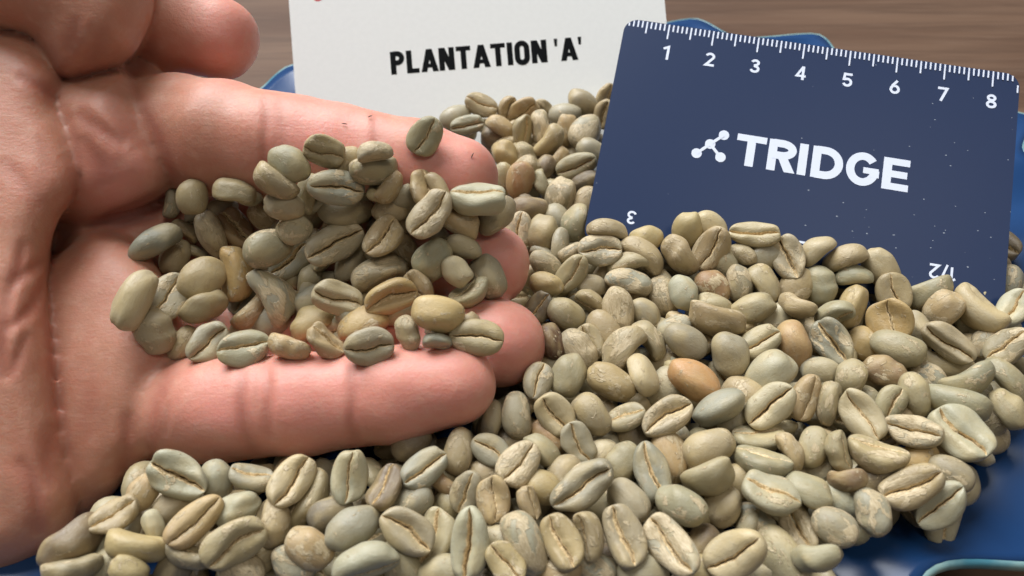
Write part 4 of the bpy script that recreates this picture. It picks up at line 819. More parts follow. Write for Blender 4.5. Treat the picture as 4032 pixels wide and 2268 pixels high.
((-56.6,42.6,35.1),(-0.217,0.936,-0.142,-0.237),(5.8,4.3,2.4),'Y',2,0,2,"yellowish bean rounded back up at the bottom left of the picture"),
((-41.4,44.3,31.3),(-0.089,0.952,-0.193,-0.221),(7.8,6,3.3),'s',6,0,1,"silvery grey bean rounded back up at the bottom left of the picture"),
((-30.9,46.5,34),(-0.137,0.936,-0.295,-0.136),(7.9,5.8,3.3),'y',1,0,1,"tan bean rounded back up at the bottom centre of the picture"),
((-39.5,47.2,29),(-0.234,0.92,0.292,-0.116),(7.3,5.4,3.1),'g',8,0,0,"olive bean rounded back up, right of two at the bottom left of the picture"),
((-33.7,45,31.4),(-0.166,0.946,-0.264,-0.09),(7.3,5.4,3.1),'s',1,0,0,"silvery grey bean rounded back up at the bottom centre of the picture"),
((-37.1,51.2,32.8),(0.514,-0.508,-0.602,0.339),(8,6,3.8),'y',4,0,1,"tan bean on its side just below the little finger"),
((-52.5,44.9,30.2),(-0.364,0.773,0.517,0.049),(7.3,5.4,3.1),'d',3,0,0,"dark bean rounded back up at the bottom left of the picture"),
((-62.7,44.2,31),(-0.248,0.792,0.557,0.022),(7.3,5.4,3.1),'g',7,0,0,"olive bean rounded back up, left of two at the bottom left of the picture"),
((-42.7,58.3,33.8),(0.961,-0.21,0.177,0.032),(7.3,5.4,3.1),'k',10,0,1,"grey green bean crease up just below the little finger"),
((-35.7,57.3,34.7),(0.813,0.211,0.129,0.527),(9.2,6.2,3.9),'p',0,0,2,"pale olive bean crease up, left of two just below the little finger"),
((-33.2,56.2,30.8),(0.803,-0.207,-0.256,0.497),(10,7,4.7),'g',11,0,1,"olive bean on its side just below the little finger"),
((-26.4,58.1,34.7),(0.69,0.267,-0.094,0.666),(8.7,5.9,3.7),'p',10,0,2,"pale olive bean crease up, right of two just below the little finger"),
((-20.2,56.5,33.8),(0.819,-0.172,-0.133,0.532),(8,5.6,3.4),'d',1,0,1,"dark bean crease up, left of two below the little fingertip"),
((-24.6,49.7,34.9),(-0.125,0.941,0.301,-0.092),(9,6,3.8),'k',5,0,2,"grey green bean rounded back up just below the little finger"),
((-16.2,48.9,34.9),(0.939,0.172,0.149,-0.258),(9.3,6.2,3.9),'k',6,0,2,"grey green bean crease up at the bottom centre of the picture"),
((-16.2,54.7,32.4),(-0.238,0.936,0.225,0.133),(7.3,5.4,3.1),'k',9,0,0,"grey green bean rounded back up below the little fingertip"),
((-29.1,52.7,32.5),(-0.297,0.916,0.268,-0.022),(7.3,5.4,3.1),'d',6,0,0,"dark bean rounded back up just below the little finger"),
((-17.3,65.5,32.3),(-0.226,0.937,0.267,0.014),(7.3,5.4,3.1),'d',6,0,0,"dark bean rounded back up below the little fingertip"),
((-22,44.4,35),(0.669,0.727,0.082,0.129),(9.7,7,4.6),'p',8,0,2,"pale olive bean on its side at the bottom centre of the picture"),
((-12.1,49.1,30.1),(0.809,-0.084,-0.242,0.528),(10,6.8,4.2),'g',11,0,1,"olive bean crease up at the bottom centre of the picture"),
((-6.2,47,35),(0.711,0.132,-0.268,0.636),(10.4,5.9,4.4),'p',6,0,2,"pale olive bean crease up at the bottom centre of the picture"),
((1.9,46.8,35),(-0.228,0.817,-0.52,-0.102),(9.9,5.9,4.1),'S',9,0,2,"tan patched bean rounded back up at the bottom centre of the picture"),
((7.7,47.2,34.9),(0.821,0.179,0.004,-0.542),(8.8,5.8,3.7),'O',8,0,2,"orange tipped bean crease up at the bottom right of the heap"),
((12.1,48.3,34.9),(0.542,0.577,-0.15,-0.592),(7.3,4.9,3.4),'y',5,0,2,"tan bean on its side at the bottom right of the heap"),
((-1,43.7,35),(0.907,0.094,0.051,-0.406),(6.9,5.1,2.9),'Y',0,0,2,"yellowish bean crease up at the bottom centre of the picture"),
((-10.9,43.6,32.1),(-0.179,0.971,0.098,0.124),(7.3,5.4,3.1),'g',10,0,1,"olive bean rounded back up, right of two at the bottom centre of the picture"),
((6.7,43.4,32.1),(-0.144,0.969,0.131,0.151),(7.3,5.4,3.1),'y',7,0,1,"tan bean rounded back up at the bottom right of the heap"),
((12.5,44.8,31.3),(-0.242,0.937,-0.253,0.006),(7.3,5.4,3.1),'s',0,0,1,"silvery grey bean rounded back up at the bottom right of the heap"),
((-17,44.5,32.2),(-0.288,0.86,-0.388,-0.167),(7.3,5.4,3.1),'g',11,0,0,"olive bean rounded back up, left of two at the bottom centre of the picture"),
((-10.1,54.7,28.7),(-0.195,0.836,-0.412,-0.307),(7.3,5.4,3.1),'g',10,0,0,"olive bean rounded back up below the little fingertip"),
((-13.6,56.5,27.2),(0.75,0.24,-0.082,0.611),(7.3,5.4,3.1),'d',0,0,0,"dark bean crease up, right of two below the little fingertip"),
((17.3,48.1,34.9),(0.779,0.196,-0.006,-0.595),(9.8,6,4.1),'k',3,0,2,"grey green bean crease up at the bottom right of the heap"),
((24.3,46.3,35),(0.853,0.179,-0.16,-0.464),(10,6.4,4.2),'s',0,0,2,"silvery grey bean crease up at the bottom right of the heap"),
((33.8,45.3,35),(0.899,0.177,-0.363,0.17),(10.1,7.1,4.3),'p',5,0,2,"pale olive bean crease up at the bottom right of the heap"),
((41.7,45.9,30.5),(-0.443,0.713,-0.521,0.155),(10.7,7.6,4.5),'g',5,0,1,"olive bean rounded back up at the bottom right of the heap"),
((45.7,44.3,35),(0.622,-0.744,-0.116,-0.214),(7.1,5.1,3.3),'g',0,0,2,"olive bean on its side at the bottom right of the heap"),
((20,43.5,32.5),(-0.199,0.979,0.042,-0.006),(7.9,5.7,3.3),'p',2,0,1,"pale olive bean rounded back up at the bottom right of the heap"),
((28.5,44.2,30.6),(-0.186,0.96,0.047,0.206),(7.3,5.4,3.1),'Y',11,0,0,"yellowish bean rounded back up at the bottom right of the heap"),
((39.7,52.8,29.8),(-0.216,0.893,-0.388,0.076),(7.3,5.4,3.1),'s',10,0,0,"silvery grey bean rounded back up in the lower right of the heap"),
((15,46.3,29.4),(-0.198,0.943,0.219,0.156),(7.3,5.4,3.1),'d',9,0,0,"dark bean rounded back up, left of two at the bottom right of the heap"),
((29.8,48.3,30.6),(-0.06,0.876,0.421,0.226),(7.3,5.4,3.1),'d',6,0,0,"dark bean rounded back up, right of two at the bottom right of the heap"),
]
# beans underneath: position, rotation, in the hand
FILL_TABLE = [
((10.9,66.9,19.8),(-0.37,0.14,0.72,-0.57),0),((32.4,127.7,24.8),(0.79,0.36,0,-0.49),0),((-57.2,55,21.4),(-0.36,0.42,-0.74,0.38),0),((10.4,58.2,24.5),(-0.62,-0.75,0.24,0.01),0),
((71.7,74.6,27.2),(-0.59,-0.35,-0.05,-0.73),0),((-49.5,60.9,21.1),(0.01,-0.49,-0.66,0.57),0),((53.9,62.5,25.3),(-0.35,-0.02,-0.32,-0.88),0),((72.1,104.1,23.8),(-0.42,0.55,0.37,0.62),0),
((95.5,102.8,28.9),(-0.75,-0.05,0.37,0.54),0),((34.9,73.6,19.6),(-0.3,0.92,-0.12,0.25),0),((-47,50.5,19),(-0.56,0.06,-0.73,-0.39),0),((21.2,129,24.4),(0.26,0.22,-0.37,-0.86),0),
((10.7,90.6,21.3),(-0.16,-0.27,0.92,-0.23),0),((63.9,76.2,20.1),(-0.6,-0.51,0.05,-0.61),0),((87.1,117.4,26.9),(0.33,-0.83,0.35,0.28),0),((67.2,56,28),(0.27,-0.6,-0.48,0.58),0),
((30.9,119.1,28),(-0.43,0.33,0.82,-0.17),0),((100.4,130.6,21.9),(-0.16,-0.07,0.16,-0.97),0),((-11.4,66,22.3),(-0.45,-0.67,-0.59,0.01),0),((17.8,55.2,23.6),(0.72,0.55,0.24,-0.34),0),
((3.4,152.5,22.8),(0.58,0.62,-0.52,-0.11),0),((8.7,129.1,24.6),(-0.76,-0.64,-0.11,0.02),0),((24.8,119.7,27.6),(-0.17,0.31,-0.69,-0.63),0),((61,76.2,23.9),(-0.21,0.36,0.33,-0.85),0),
((5.3,82.8,21.6),(0.47,-0.7,-0.16,0.52),0),((42.3,76.6,22),(-0.22,-0.83,0.5,-0.11),0),((11.2,66.9,28.1),(0.07,-0.07,-0.78,-0.61),0),((-41.3,52.4,21.4),(0.14,-0.41,0.9,-0.08),0),
((84.5,112.3,26.4),(0.71,0.62,-0.02,-0.34),0),((44,61.8,26),(-0.41,0.38,-0.53,0.63),0),((25.6,124.1,22.2),(0.64,0.73,-0.25,0.03),0),((80.5,82.6,24.3),(0.05,0.85,-0.47,0.21),0),
((24.5,52.7,24.9),(0.24,0.47,0.41,0.74),0),((22,110,25.4),(0.76,-0.31,0.03,0.58),0),((75.3,83.4,23.1),(0.71,0.21,-0.12,-0.66),0),((35.9,115.7,26.4),(-0.21,0.54,-0.61,-0.55),0),
((87.8,79.6,25.9),(-0.12,0.08,0.9,0.42),0),((-6.2,50.2,23.7),(0.31,0.92,0.04,0.22),0),((38.6,67.8,20),(0.27,0.94,0.15,-0.16),0),((-39.7,44.3,21.8),(-0.46,-0.3,0.69,-0.46),0),
((31.8,63.9,29),(0.45,0.07,-0.03,-0.89),0),((31.4,81.5,29),(-0.26,0.43,0.38,0.78),0),((37.7,48.7,23.4),(-0.84,-0.34,-0.35,-0.26),0),((94.6,80.7,26),(-0.13,-0.99,0.06,0.06),0),
((49.1,64,19.3),(0.39,-0.18,0.26,-0.87),0),((42.9,122.4,27.4),(0.38,0.77,0.49,0.16),0),((67.2,68.3,24.4),(-0.38,-0.13,0.46,-0.79),0),((-39.5,48.2,27.2),(0.02,-0.51,0.83,0.21),0),
((-31.2,50.5,21.8),(0.17,0.54,-0.83,0.01),0),((82.8,102.5,20.7),(-0.51,-0.79,0.35,0.03),0),((30.6,122.3,23.2),(0.4,0.26,0.43,0.77),0),((-55.3,60,20.7),(0.89,0.16,0.37,-0.2),0),
((-58.6,44.1,22.7),(0.29,-0.15,0.3,0.9),0),((45.4,52.8,28.7),(-0.41,0.02,0.74,-0.53),0),((48.9,69.2,23.5),(-0.61,0.15,0.62,-0.46),0),((-3.4,58.2,21.5),(-0.16,0.7,0.3,0.63),0),
((25.5,66.8,26.7),(0.57,0.22,-0.79,-0.02),0),((-40.7,62.2,21.4),(0.14,0.71,0.69,0.07),0),((102,118.5,23.1),(0.14,-0.63,0.76,0.08),0),((38.7,124.3,21.3),(0.07,0.81,-0.43,0.4),0),
((97.7,118,26.3),(0.63,0.34,0.67,-0.16),0),((88.8,84.2,26),(-0.36,0.32,0.88,-0.01),0),((-21.9,63.6,22.6),(-0.52,0.5,0.22,0.65),0),((-47.2,65.5,21.3),(-0.23,0.63,-0.53,0.51),0),
((16,80.2,28.6),(-0.44,-0.03,0.27,-0.86),0),((30.6,57.9,21.5),(-0.17,0.83,0.15,-0.5),0),((-1.6,66,28.5),(-0.04,0.3,-0.94,0.16),0),((12.9,146.2,26.2),(0.91,-0.08,-0.07,0.4),0),
((70.6,79.2,22.2),(-0.69,-0.49,-0.01,-0.54),0),((-59,51.9,26.7),(0.29,0.7,-0.06,0.65),0),((53.8,63.6,20.4),(-0.62,-0.78,-0.1,0.01),0),((-51.5,45.2,22.9),(-0.8,-0.23,0.25,0.5),0),
((35.8,70,24.9),(0.19,-0.39,-0.87,0.25),0),((66.2,94.7,23.6),(0.54,-0.05,0.26,-0.8),0),((7.4,106.8,22.9),(0.39,0.49,0.77,-0.07),0),((-3.4,43.2,25.7),(0.02,-0.48,-0.24,-0.84),0),
((-36.9,43.1,26.1),(0.97,0.03,-0.25,0.08),0),((73.5,91.7,24.5),(0.48,-0.04,0.8,0.35),0),((69.7,83.6,26.4),(0.7,0.22,-0.43,-0.52),0),((19.7,75,21.9),(0.38,0.39,-0.29,-0.78),0),
((15,103.9,27.6),(-0.01,-0.36,-0.15,0.92),0),((54.2,99.3,24.8),(0.17,-0.28,-0.94,-0.02),0),((60.6,102.9,28.8),(-0.79,0.29,0.54,0.02),0),((63.5,68.7,27.9),(0.22,0.23,0.44,-0.84),0),
((48.7,98.4,28.9),(0.68,0.24,0.37,-0.58),0),((6.6,76.5,26.5),(0.33,0.45,0.54,0.63),0),((-27.4,61.1,22.5),(-0.36,0.21,0.86,-0.29),0),((108.9,111.5,23.7),(-0.59,-0.49,-0.49,0.4),0),
((76.5,60.5,28.4),(-0.12,0.56,-0.81,0.1),0),((22.1,95.7,27.3),(-0.73,0.11,0.25,0.63),0),((3,65.6,23),(0.92,-0.37,-0.14,0.05),0),((84.5,100.5,26.5),(-0.59,-0.24,0.77,-0.02),0),
((83,92.7,26.6),(0.37,0.49,0.7,-0.36),0),((52.9,90.5,24.5),(0.51,0.62,-0.16,-0.57),0),((14.1,56.7,28.6),(0.04,0.43,0.9,0.09),0),((37.9,56.5,27),(0.14,-0.17,0.38,-0.9),0),
((72.1,116.5,27.3),(0.07,0.9,-0.24,0.36),0),((-50.1,55,22.6),(-0.07,-0.71,0.48,0.52),0),((14.8,59.2,21.4),(0.19,-0.87,0.41,-0.2),0),((63.6,76.5,28.9),(-0.43,-0.12,-0.88,-0.19),0),
((8.9,76.9,19.9),(0.15,-0.4,-0.39,0.81),0),((57.9,97.7,22.5),(-0.15,0.97,0.03,0.2),0),((-11.3,52.6,21.9),(0.12,-0.97,0.2,-0.01),0),((-18.4,59.9,28.2),(0.61,0.07,-0.78,0.14),0),
((42.7,97.6,22.2),(-0.27,-0.22,-0.02,0.94),0),((28.5,94.8,26.9),(-0.55,-0.58,-0.49,0.35),0),((53.7,107.1,22.5),(0.06,-0.33,0.81,0.49),0),((-68.6,51.9,25.3),(0.76,0.11,-0.62,-0.14),0),
((8.9,57.7,20),(-0.19,0.09,0.79,-0.58),0),((-68.8,56.5,19.7),(-0.6,0.52,0.11,0.59),0),((50.7,126.3,24.3),(-0.25,0.35,0.17,-0.89),0),((-0.2,132,23.4),(0.4,0.25,-0.37,-0.8),0),
((-31.9,58.7,19.7),(0.22,-0.82,0.06,-0.53),0),((25.5,71.1,24.4),(0.06,0.43,-0.12,0.89),0),((105.9,120.1,27.5),(0.64,0.61,0.37,0.29),0),((8.7,50.2,19.1),(0.8,0.47,-0.32,0.19),0),
((56.3,58.1,25.8),(-0.05,-0.63,0.77,0.08),0),((88.6,93.4,25.3),(0.43,-0.46,-0.36,0.69),0),((33.8,92,21),(-0.33,-0.66,0.03,0.68),0),((-64.2,45.8,22.8),(0.18,0.2,0.96,0.09),0),
((31.5,80.7,21.5),(-0.19,0.84,-0.3,-0.42),0),((104.2,111.1,28.3),(-0.65,-0.66,-0.3,0.24),0),((61.1,83.1,21.3),(-0.46,0.3,-0.67,0.49),0),((64,87.5,28.1),(-0.33,0.57,-0.67,0.33),0),
((94.7,99.2,24.3),(0.61,0.55,-0.56,-0.13),0),((12.7,50.3,22),(0.53,-0.4,0.26,0.7),0),((25.8,88.7,23.1),(0.05,0.56,-0.61,-0.56),0),((66.6,121.2,25.1),(-0.18,-0.79,-0.43,0.4),0),
((85,108.7,21.7),(0.21,-0.16,0.14,0.95),0),((58.4,70.3,24.7),(-0.02,0.45,0.43,0.78),0),((-64,51.9,28.8),(-0.68,0.17,-0.37,0.6),0),((-66.5,56.6,25.9),(-0.31,-0.19,0.87,-0.34),0),
((-10.6,55,28.3),(-0.6,0.36,-0.65,-0.29),0),((99.5,107.9,26.9),(-0.47,0.44,0.65,0.4),0),((90,106.1,27.9),(0.07,-0.95,0,0.3),0),((-29.7,46.3,20.5),(-0.23,-0.83,0.39,0.34),0),
((80.8,77.3,28.5),(-0.52,0.3,0.12,-0.79),0),((92.2,126.1,23.9),(-0.27,-0.59,0.71,0.26),0),((96.3,124,27.3),(0.28,-0.44,0.13,-0.85),0),((-9.2,43.5,24.6),(-0.37,0.9,0.13,-0.2),0),
((15.6,83.7,23.7),(-0.48,-0.77,0.21,-0.38),0),((19.4,122.1,27.4),(0.03,-0.27,0.72,0.64),0),((60.5,105.2,24.7),(-0.79,-0.35,-0.44,-0.23),0),((33,66.2,23.2),(-0.39,0.64,0.61,0.26),0),
((19,88.2,23.9),(-0.39,0.13,0.8,-0.43),0),((36,122,25.5),(-0.96,0.02,0.16,-0.24),0),((56.9,74.7,28.7),(-0.04,0.41,0.06,-0.91),0),((41.6,118.8,22.1),(0.09,-0.63,0.68,-0.38),0),
((48.3,52,24.6),(0.69,0.06,-0.71,-0.16),0),((97.8,90.8,24.4),(-0.32,-0.79,-0.33,-0.42),0),((-4.2,64.6,20.7),(0.25,-0.47,-0.32,-0.78),0),((68.8,107.4,25.5),(0.41,0.61,0.28,-0.62),0),
((-21.8,44.9,22.7),(0.74,0.15,0.59,-0.29),0),((67.6,113.5,21.8),(-0.1,0.37,0.83,-0.41),0),((-2.1,126,26.2),(0.11,-0.28,-0.24,0.92),0),((49.5,48.7,28.2),(0.67,-0.55,0.48,0.12),0),
((-39.2,57.5,20.4),(0.85,-0.23,0.09,-0.47),0),((-52.7,51.6,25.4),(0.28,0.93,0.16,0.16),0),((-20.9,54.1,21.3),(0.42,-0.28,0.47,-0.72),0),((11.1,121.7,22.3),(-0.55,0.44,0.69,-0.19),0),
((78.4,126.3,23.7),(-0.45,-0.72,-0.53,0.06),0),((-59.6,59.2,24.6),(-0.72,-0.56,-0.41,-0.09),0),((29.8,76.3,23.9),(-0.75,0.59,-0.23,0.2),0),((23.4,57.3,19.9),(0.16,-0.87,0.27,-0.38),0),
((43.3,71.9,26.5),(0.34,-0.54,0.73,0.23),0),((42.7,90.1,25.2),(-0.58,0.13,-0.53,-0.61),0),((20.9,59.4,23.3),(-0.16,-0.33,0.19,-0.91),0),((28.8,132,21.5),(0.52,-0.57,-0.61,0.18),0),
((8.1,47.6,25.3),(0.28,-0.28,-0.88,-0.25),0),((-73.1,47.1,23.9),(0.43,-0.09,0.7,-0.56),0),((29.1,44.2,23.3),(-0.15,0.07,-0.38,0.91),0),((37.3,112.8,21.1),(-0.31,-0.5,-0.77,-0.25),0),
((-57.1,49.3,20.2),(0.6,0.11,0.72,-0.34),0),((15.6,68,21),(-0.16,-0.12,-0.96,-0.19),0),((37.5,129.9,22.4),(-0.95,0.12,0.18,-0.22),0),((71.4,54.4,26.7),(0.61,0.18,0.41,-0.65),0),
((-19.8,49.2,24.3),(0.22,-0.67,0.7,-0.14),0),((-1.3,52.1,27.3),(-0.3,-0.17,-0.88,-0.34),0),((16.7,94.8,24.8),(-0.04,0.18,0.98,0.08),0),((-13.5,45,26.2),(0.39,0.29,-0.67,-0.56),0),
((79.3,93.2,22.4),(-0.8,-0.04,-0.08,-0.6),0),((30.3,50.2,24.5),(0.18,-0.17,-0.8,0.55),0),((5.3,122.1,27.7),(0.44,-0.02,0.26,0.86),0),((32.5,54.8,27.9),(0.56,0.08,0.65,-0.5),0),
((61.7,64.9,23.1),(0.46,0.3,0.51,-0.66),0),((12.1,43.8,24.3),(-0,-0.91,-0.27,0.32),0),((51,118.2,22.9),(0.29,-0.56,0.77,0.11),0),((71,98.5,25.8),(0.66,-0.46,-0.55,0.22),0),
((18.6,151.4,27.5),(0.27,0.87,0.04,0.4),0),((88.7,74.4,27),(-0.33,-0.39,-0.51,0.69),0),((8.1,95.2,23.6),(0.06,0.22,0.95,0.2),0),((-32.2,62.7,25.2),(-0.28,-0.82,0.39,0.31),0),
((-2.5,52,19.6),(0.68,0.09,-0.71,-0.16),0),((-11.7,71.5,19.8),(-0.24,-0.18,0.94,-0.15),0),((28,85.3,29),(0.11,-0.14,0.98,0.1),0),((20.5,67.6,26.2),(0.58,0.75,-0.02,0.32),0),
((43.8,112.3,27),(0.33,-0.67,-0.37,-0.54),0),((-3.7,76.2,21.4),(0.04,-0.99,-0.14,0.06),0),((8.5,153.5,26.1),(0.84,-0.26,0.29,0.38),0),((3.8,162.2,23.6),(0.68,-0.17,0.69,-0.16),0),
((-36.1,58.9,28.9),(0.38,-0.07,-0.71,0.59),0),((19.9,161.9,26.1),(-0.58,0.21,-0.11,0.78),0),((59.3,62.1,26.7),(0.96,-0.23,-0.15,-0.02),0),((40.8,44.5,28.1),(0.28,-0.36,0.76,0.46),0),
((48.6,114,23),(0.25,-0.05,0.07,-0.96),0),((46.6,74.5,21.5),(0.14,0.59,0.63,-0.49),0),((19.2,61.6,27.8),(0.02,0.56,-0.14,-0.81),0),((111.7,128.3,25.3),(-0.53,0.79,-0.22,0.21),0),
((64,61.7,28.7),(-0.14,-0.52,-0.74,0.41),0),((-46.9,55.7,28.1),(-0.11,-0.06,0.82,0.56),0),((-12.7,58.1,22.5),(-0.74,0.03,0.3,0.6),0),((57,117.6,23.2),(0.27,0.4,-0.66,-0.57),0),
((-3.8,59.8,27.6),(0.35,-0.19,-0.44,-0.8),0),((21.4,67.6,19.9),(0.05,0.34,0.66,0.67),0),((-39.3,61.9,26.7),(0.17,-0.81,-0.19,-0.52),0),((28,77.9,28.2),(-0.85,0.18,-0.49,0.04),0),
((92,116.5,24.1),(0.01,-0.37,-0.7,-0.61),0),((38.2,60.2,22.4),(0.05,0.01,0.41,0.91),0),((1.8,45.9,24.5),(-0.11,-0.58,0.03,-0.81),0),((-41.1,54.3,25.6),(0.5,-0.58,0.6,-0.25),0),
((40.6,84.2,28.3),(-0.7,0.57,0.41,-0.13),0),((43,99.4,27.5),(-0.01,-0.01,0.58,-0.81),0),((38,92.9,25.5),(-0.46,-0.33,0.76,-0.33),0),((107.2,130.8,21.4),(-0.66,-0.65,-0.3,-0.23),0),
((-17.8,42.2,26.9),(-0.51,0.57,0.58,0.27),0),((29.9,106.6,23.1),(0.49,0.2,-0.77,-0.35),0),((1.5,148,27.9),(0.9,0.13,0.27,-0.32),0),((79.7,71.3,25.8),(-0.2,-0.45,0.13,-0.86),0),
((-16.9,48.6,27.9),(-0,-0.44,-0.69,-0.57),0),((-8.2,68.4,25.5),(0.68,-0.08,-0.53,0.51),0),((40.8,87.5,21.2),(-0.08,-0.92,0.21,0.31),0),((54.6,86.1,25.6),(0.31,-0.51,0.68,-0.42),0),
((72.6,125.7,23.2),(0.19,-0.78,0.03,-0.59),0),((99.6,102,24.7),(-0.69,0.72,-0.06,-0.02),0),((73.6,80.3,27.5),(-0.88,0.16,-0.45,0.04),0),((-60.4,44.2,28.1),(-0.34,0.06,-0.09,-0.93),0),
((14.3,118.1,27.6),(0.21,0.81,-0.39,0.39),0),((17.7,50.9,21.7),(0.43,-0.23,0.87,0.08),0),((32.5,111.3,28.5),(-0.14,-0.12,0.86,-0.48),0),((47,101.6,25.5),(-0.32,0.63,-0.57,-0.41),0),
((94.2,90.9,28.8),(-0.72,0.68,-0.1,-0.09),0),((34.2,51.5,21.9),(0.91,0.22,0.36,-0.03),0),((100.9,113.8,26.2),(-0.68,-0.08,-0.41,-0.61),0),((7.4,43.4,27.7),(-0.73,-0.05,-0.32,0.6),0),
((16.9,132.6,22.3),(-0.56,0.83,-0.02,-0.07),0),((81,67.5,28.8),(0.33,0.36,0.2,0.85),0),((63.6,90.8,21.2),(-0.32,0.05,0.75,-0.58),0),((20.1,99.9,27),(0.54,0.24,-0.69,-0.41),0),
((-35.4,54.6,21.7),(-0.25,0.21,-0.89,0.32),0),((-14.9,48.8,22.6),(0.72,0.47,-0.32,-0.41),0),((12,83.5,28.9),(-0.34,-0.41,0.32,-0.78),0),((-9.1,48.9,27.1),(0.74,0.52,0.28,-0.32),0),
((51.3,110.1,25.8),(-0.37,0.82,0.43,0.06),0),((30.2,69.1,26.4),(-0.13,-0.64,0.07,0.76),0),((55.5,122,26.6),(-0.43,0.79,-0.03,-0.44),0),((84.4,95.2,21.7),(0.21,0.57,0.29,0.74),0),
((89.7,122,27.2),(-0.02,-0.77,0.16,0.61),0),((58.4,67.8,20.8),(0.02,0.45,-0.41,-0.79),0),((8.1,117.7,21.2),(0.91,-0.34,-0.06,-0.21),0),((21,82.7,25.4),(-0.4,0.75,-0.14,0.51),0),
((6.2,71,25.8),(-0.19,-0.28,-0.01,0.94),0),((68.2,111.9,26.9),(0.09,-0.29,-0.91,-0.28),0),((66.1,126.1,25.4),(-0.17,-0.02,-0.94,-0.31),0),((65.1,106.3,20.8),(-0.72,0.66,-0,0.19),0),
((15.3,152.5,23.6),(0.76,0.43,-0.02,-0.49),0),((1.5,146,23),(-0.64,0.7,0.3,-0.13),0),((3.3,51.5,25.6),(-0.14,-0.29,-0.24,0.92),0),((49.4,42.4,26.1),(-0.6,0.6,-0.5,0.13),0),
((70.1,98.1,20.7),(-0.18,-0.36,-0.75,0.52),0),((77.2,119.7,27),(-0.05,0.75,-0.32,0.57),0),((-53.6,57,27),(0.5,-0.86,0.04,0.11),0),((-9.7,45.5,19.8),(0.75,0.65,-0.05,0.12),0),
((96.1,112,28),(-0.77,-0.31,0.17,0.53),0),((4.3,137.8,28.3),(-0.27,-0.28,-0.39,0.84),0),((75.9,66.2,26.9),(-0.22,0.72,-0.46,-0.47),0),((72,90,28.8),(-0.36,0.91,-0.15,0.1),0),
((48.1,101.4,21),(-0.2,-0.69,-0.62,-0.32),0),((9,144.1,21.6),(0.27,-0.51,0.67,0.46),0),((77.6,88.8,21.5),(-0.41,-0.32,0.3,-0.8),0),((61.7,125.5,27),(-0.13,-0.29,0.93,-0.17),0),
((4.1,49,20.2),(-0.89,0.17,-0.18,0.38),0),((-8,62.3,18.9),(-0.42,0.48,-0.76,-0.05),0),((26.4,62.2,20.9),(0.31,0.35,0.73,0.5),0),((90.1,97.7,22.5),(0.53,-0.38,-0.62,-0.43),0),
((-44.4,61.9,25.9),(-0.6,0.77,0.2,-0.04),0),((20.6,45.3,27.4),(-0.17,0.21,-0.87,-0.41),0),((5.9,157.8,25.7),(-0.62,-0.15,0.73,-0.24),0),((43.9,81.3,21),(0.67,-0.12,-0.67,0.3),0),
((27.5,58.6,26.8),(0.62,-0.19,-0.19,-0.74),0),((-34.4,48.4,28.3),(-0.34,-0.41,-0.83,0.15),0),((-41.6,42.5,25.9),(0.58,-0.47,-0.66,-0.07),0),((13.8,63.8,23.1),(0.43,-0.9,0.01,-0.1),0),
((11.8,74.6,26.2),(-0.3,0.53,-0.11,0.78),0),((-5.1,48.1,18.3),(0.19,-0.58,0.79,-0.08),0),((85.4,86.1,23.4),(-0.16,0.6,-0.76,0.19),0),((87.1,113.6,21.7),(0.11,0.26,-0.56,-0.78),0),
((56.5,95.6,27.7),(-0.87,0,0.5,-0.06),0),((46.4,108.6,23.4),(0.15,0.62,-0.22,-0.73),0),((-2.6,71.3,28),(-0.09,0.2,-0.9,-0.36),0),((36.8,43.9,25.4),(0.36,0.42,-0.14,0.82),0),
((16.4,127.3,24.6),(-0.21,0.03,0.35,0.91),0),((81.1,105.9,23.4),(-0.01,0.42,0.82,0.38),0),((23.6,43.8,23.3),(-0.18,-0.94,0.17,0.23),0),((0.6,61.2,18.9),(0.16,-0.37,-0.9,-0.19),0),
((59.8,55.1,29),(-0.33,-0.51,0.61,-0.51),0),((66.8,96,28),(0.18,-0.84,-0.29,0.42),0),((10.6,62.2,27.3),(-0.1,0.48,0.19,-0.85),0),((97.4,112.5,21),(0.88,0.33,0.28,0.21),0),
((9.9,101.1,26.4),(-0.1,-0.22,-0.82,0.52),0),((20.5,53.3,18.8),(0.33,-0.62,0.71,0.07),0),((24.6,98.5,24.6),(0,0.01,0.83,0.56),0),((-25.2,54.9,27.8),(0.13,-0.86,0.37,-0.33),0),
((70.3,87.7,21.2),(0.08,-0.13,-0.93,-0.32),0),((57.2,80.5,20.4),(-0.58,-0.16,-0.79,-0.09),0),((-16.8,62.9,19.3),(0.54,0.53,-0.63,-0.17),0),((-12.4,163.4,25.3),(-0.45,-0.32,-0.59,0.59),0),
((-60.7,60.1,19.6),(0.59,-0.31,0.15,0.73),0),((-31.3,66.5,22.2),(-0.42,-0.57,0.62,-0.32),0),((-0.1,46.2,19.9),(-0.21,-0.1,0.95,-0.21),0),((32.2,85.2,24),(-0.33,-0.68,-0.12,-0.65),0),
((-4.3,157.1,23.6),(-0.2,0.13,0.68,-0.69),0),((49.5,79.2,25.1),(0.26,-0.34,0.22,-0.88),0),((33.9,47.7,27.1),(0.02,-0.41,-0.18,0.89),0),((10.5,136.6,26.9),(-0.47,0.8,-0.3,-0.22),0),
((-18.3,57.6,23.7),(-0.42,0.04,-0.72,-0.55),0),((10.5,96.4,27.9),(0.31,0.86,-0.01,-0.42),0),((56.3,53.1,26.4),(0.15,0.73,-0.45,0.49),0),((4.4,110.9,21.9),(-0.4,0.67,-0.53,-0.33),0),
((1.2,55.5,22.5),(-0.6,-0.42,0.33,0.59),0),((79.5,99.9,24.6),(-0.02,-0.64,0.57,0.51),0),((55.3,68.5,28.9),(-0.3,-0.87,-0.29,0.26),0),((-3.5,70.1,23.4),(-0,0.95,0.25,-0.18),0),
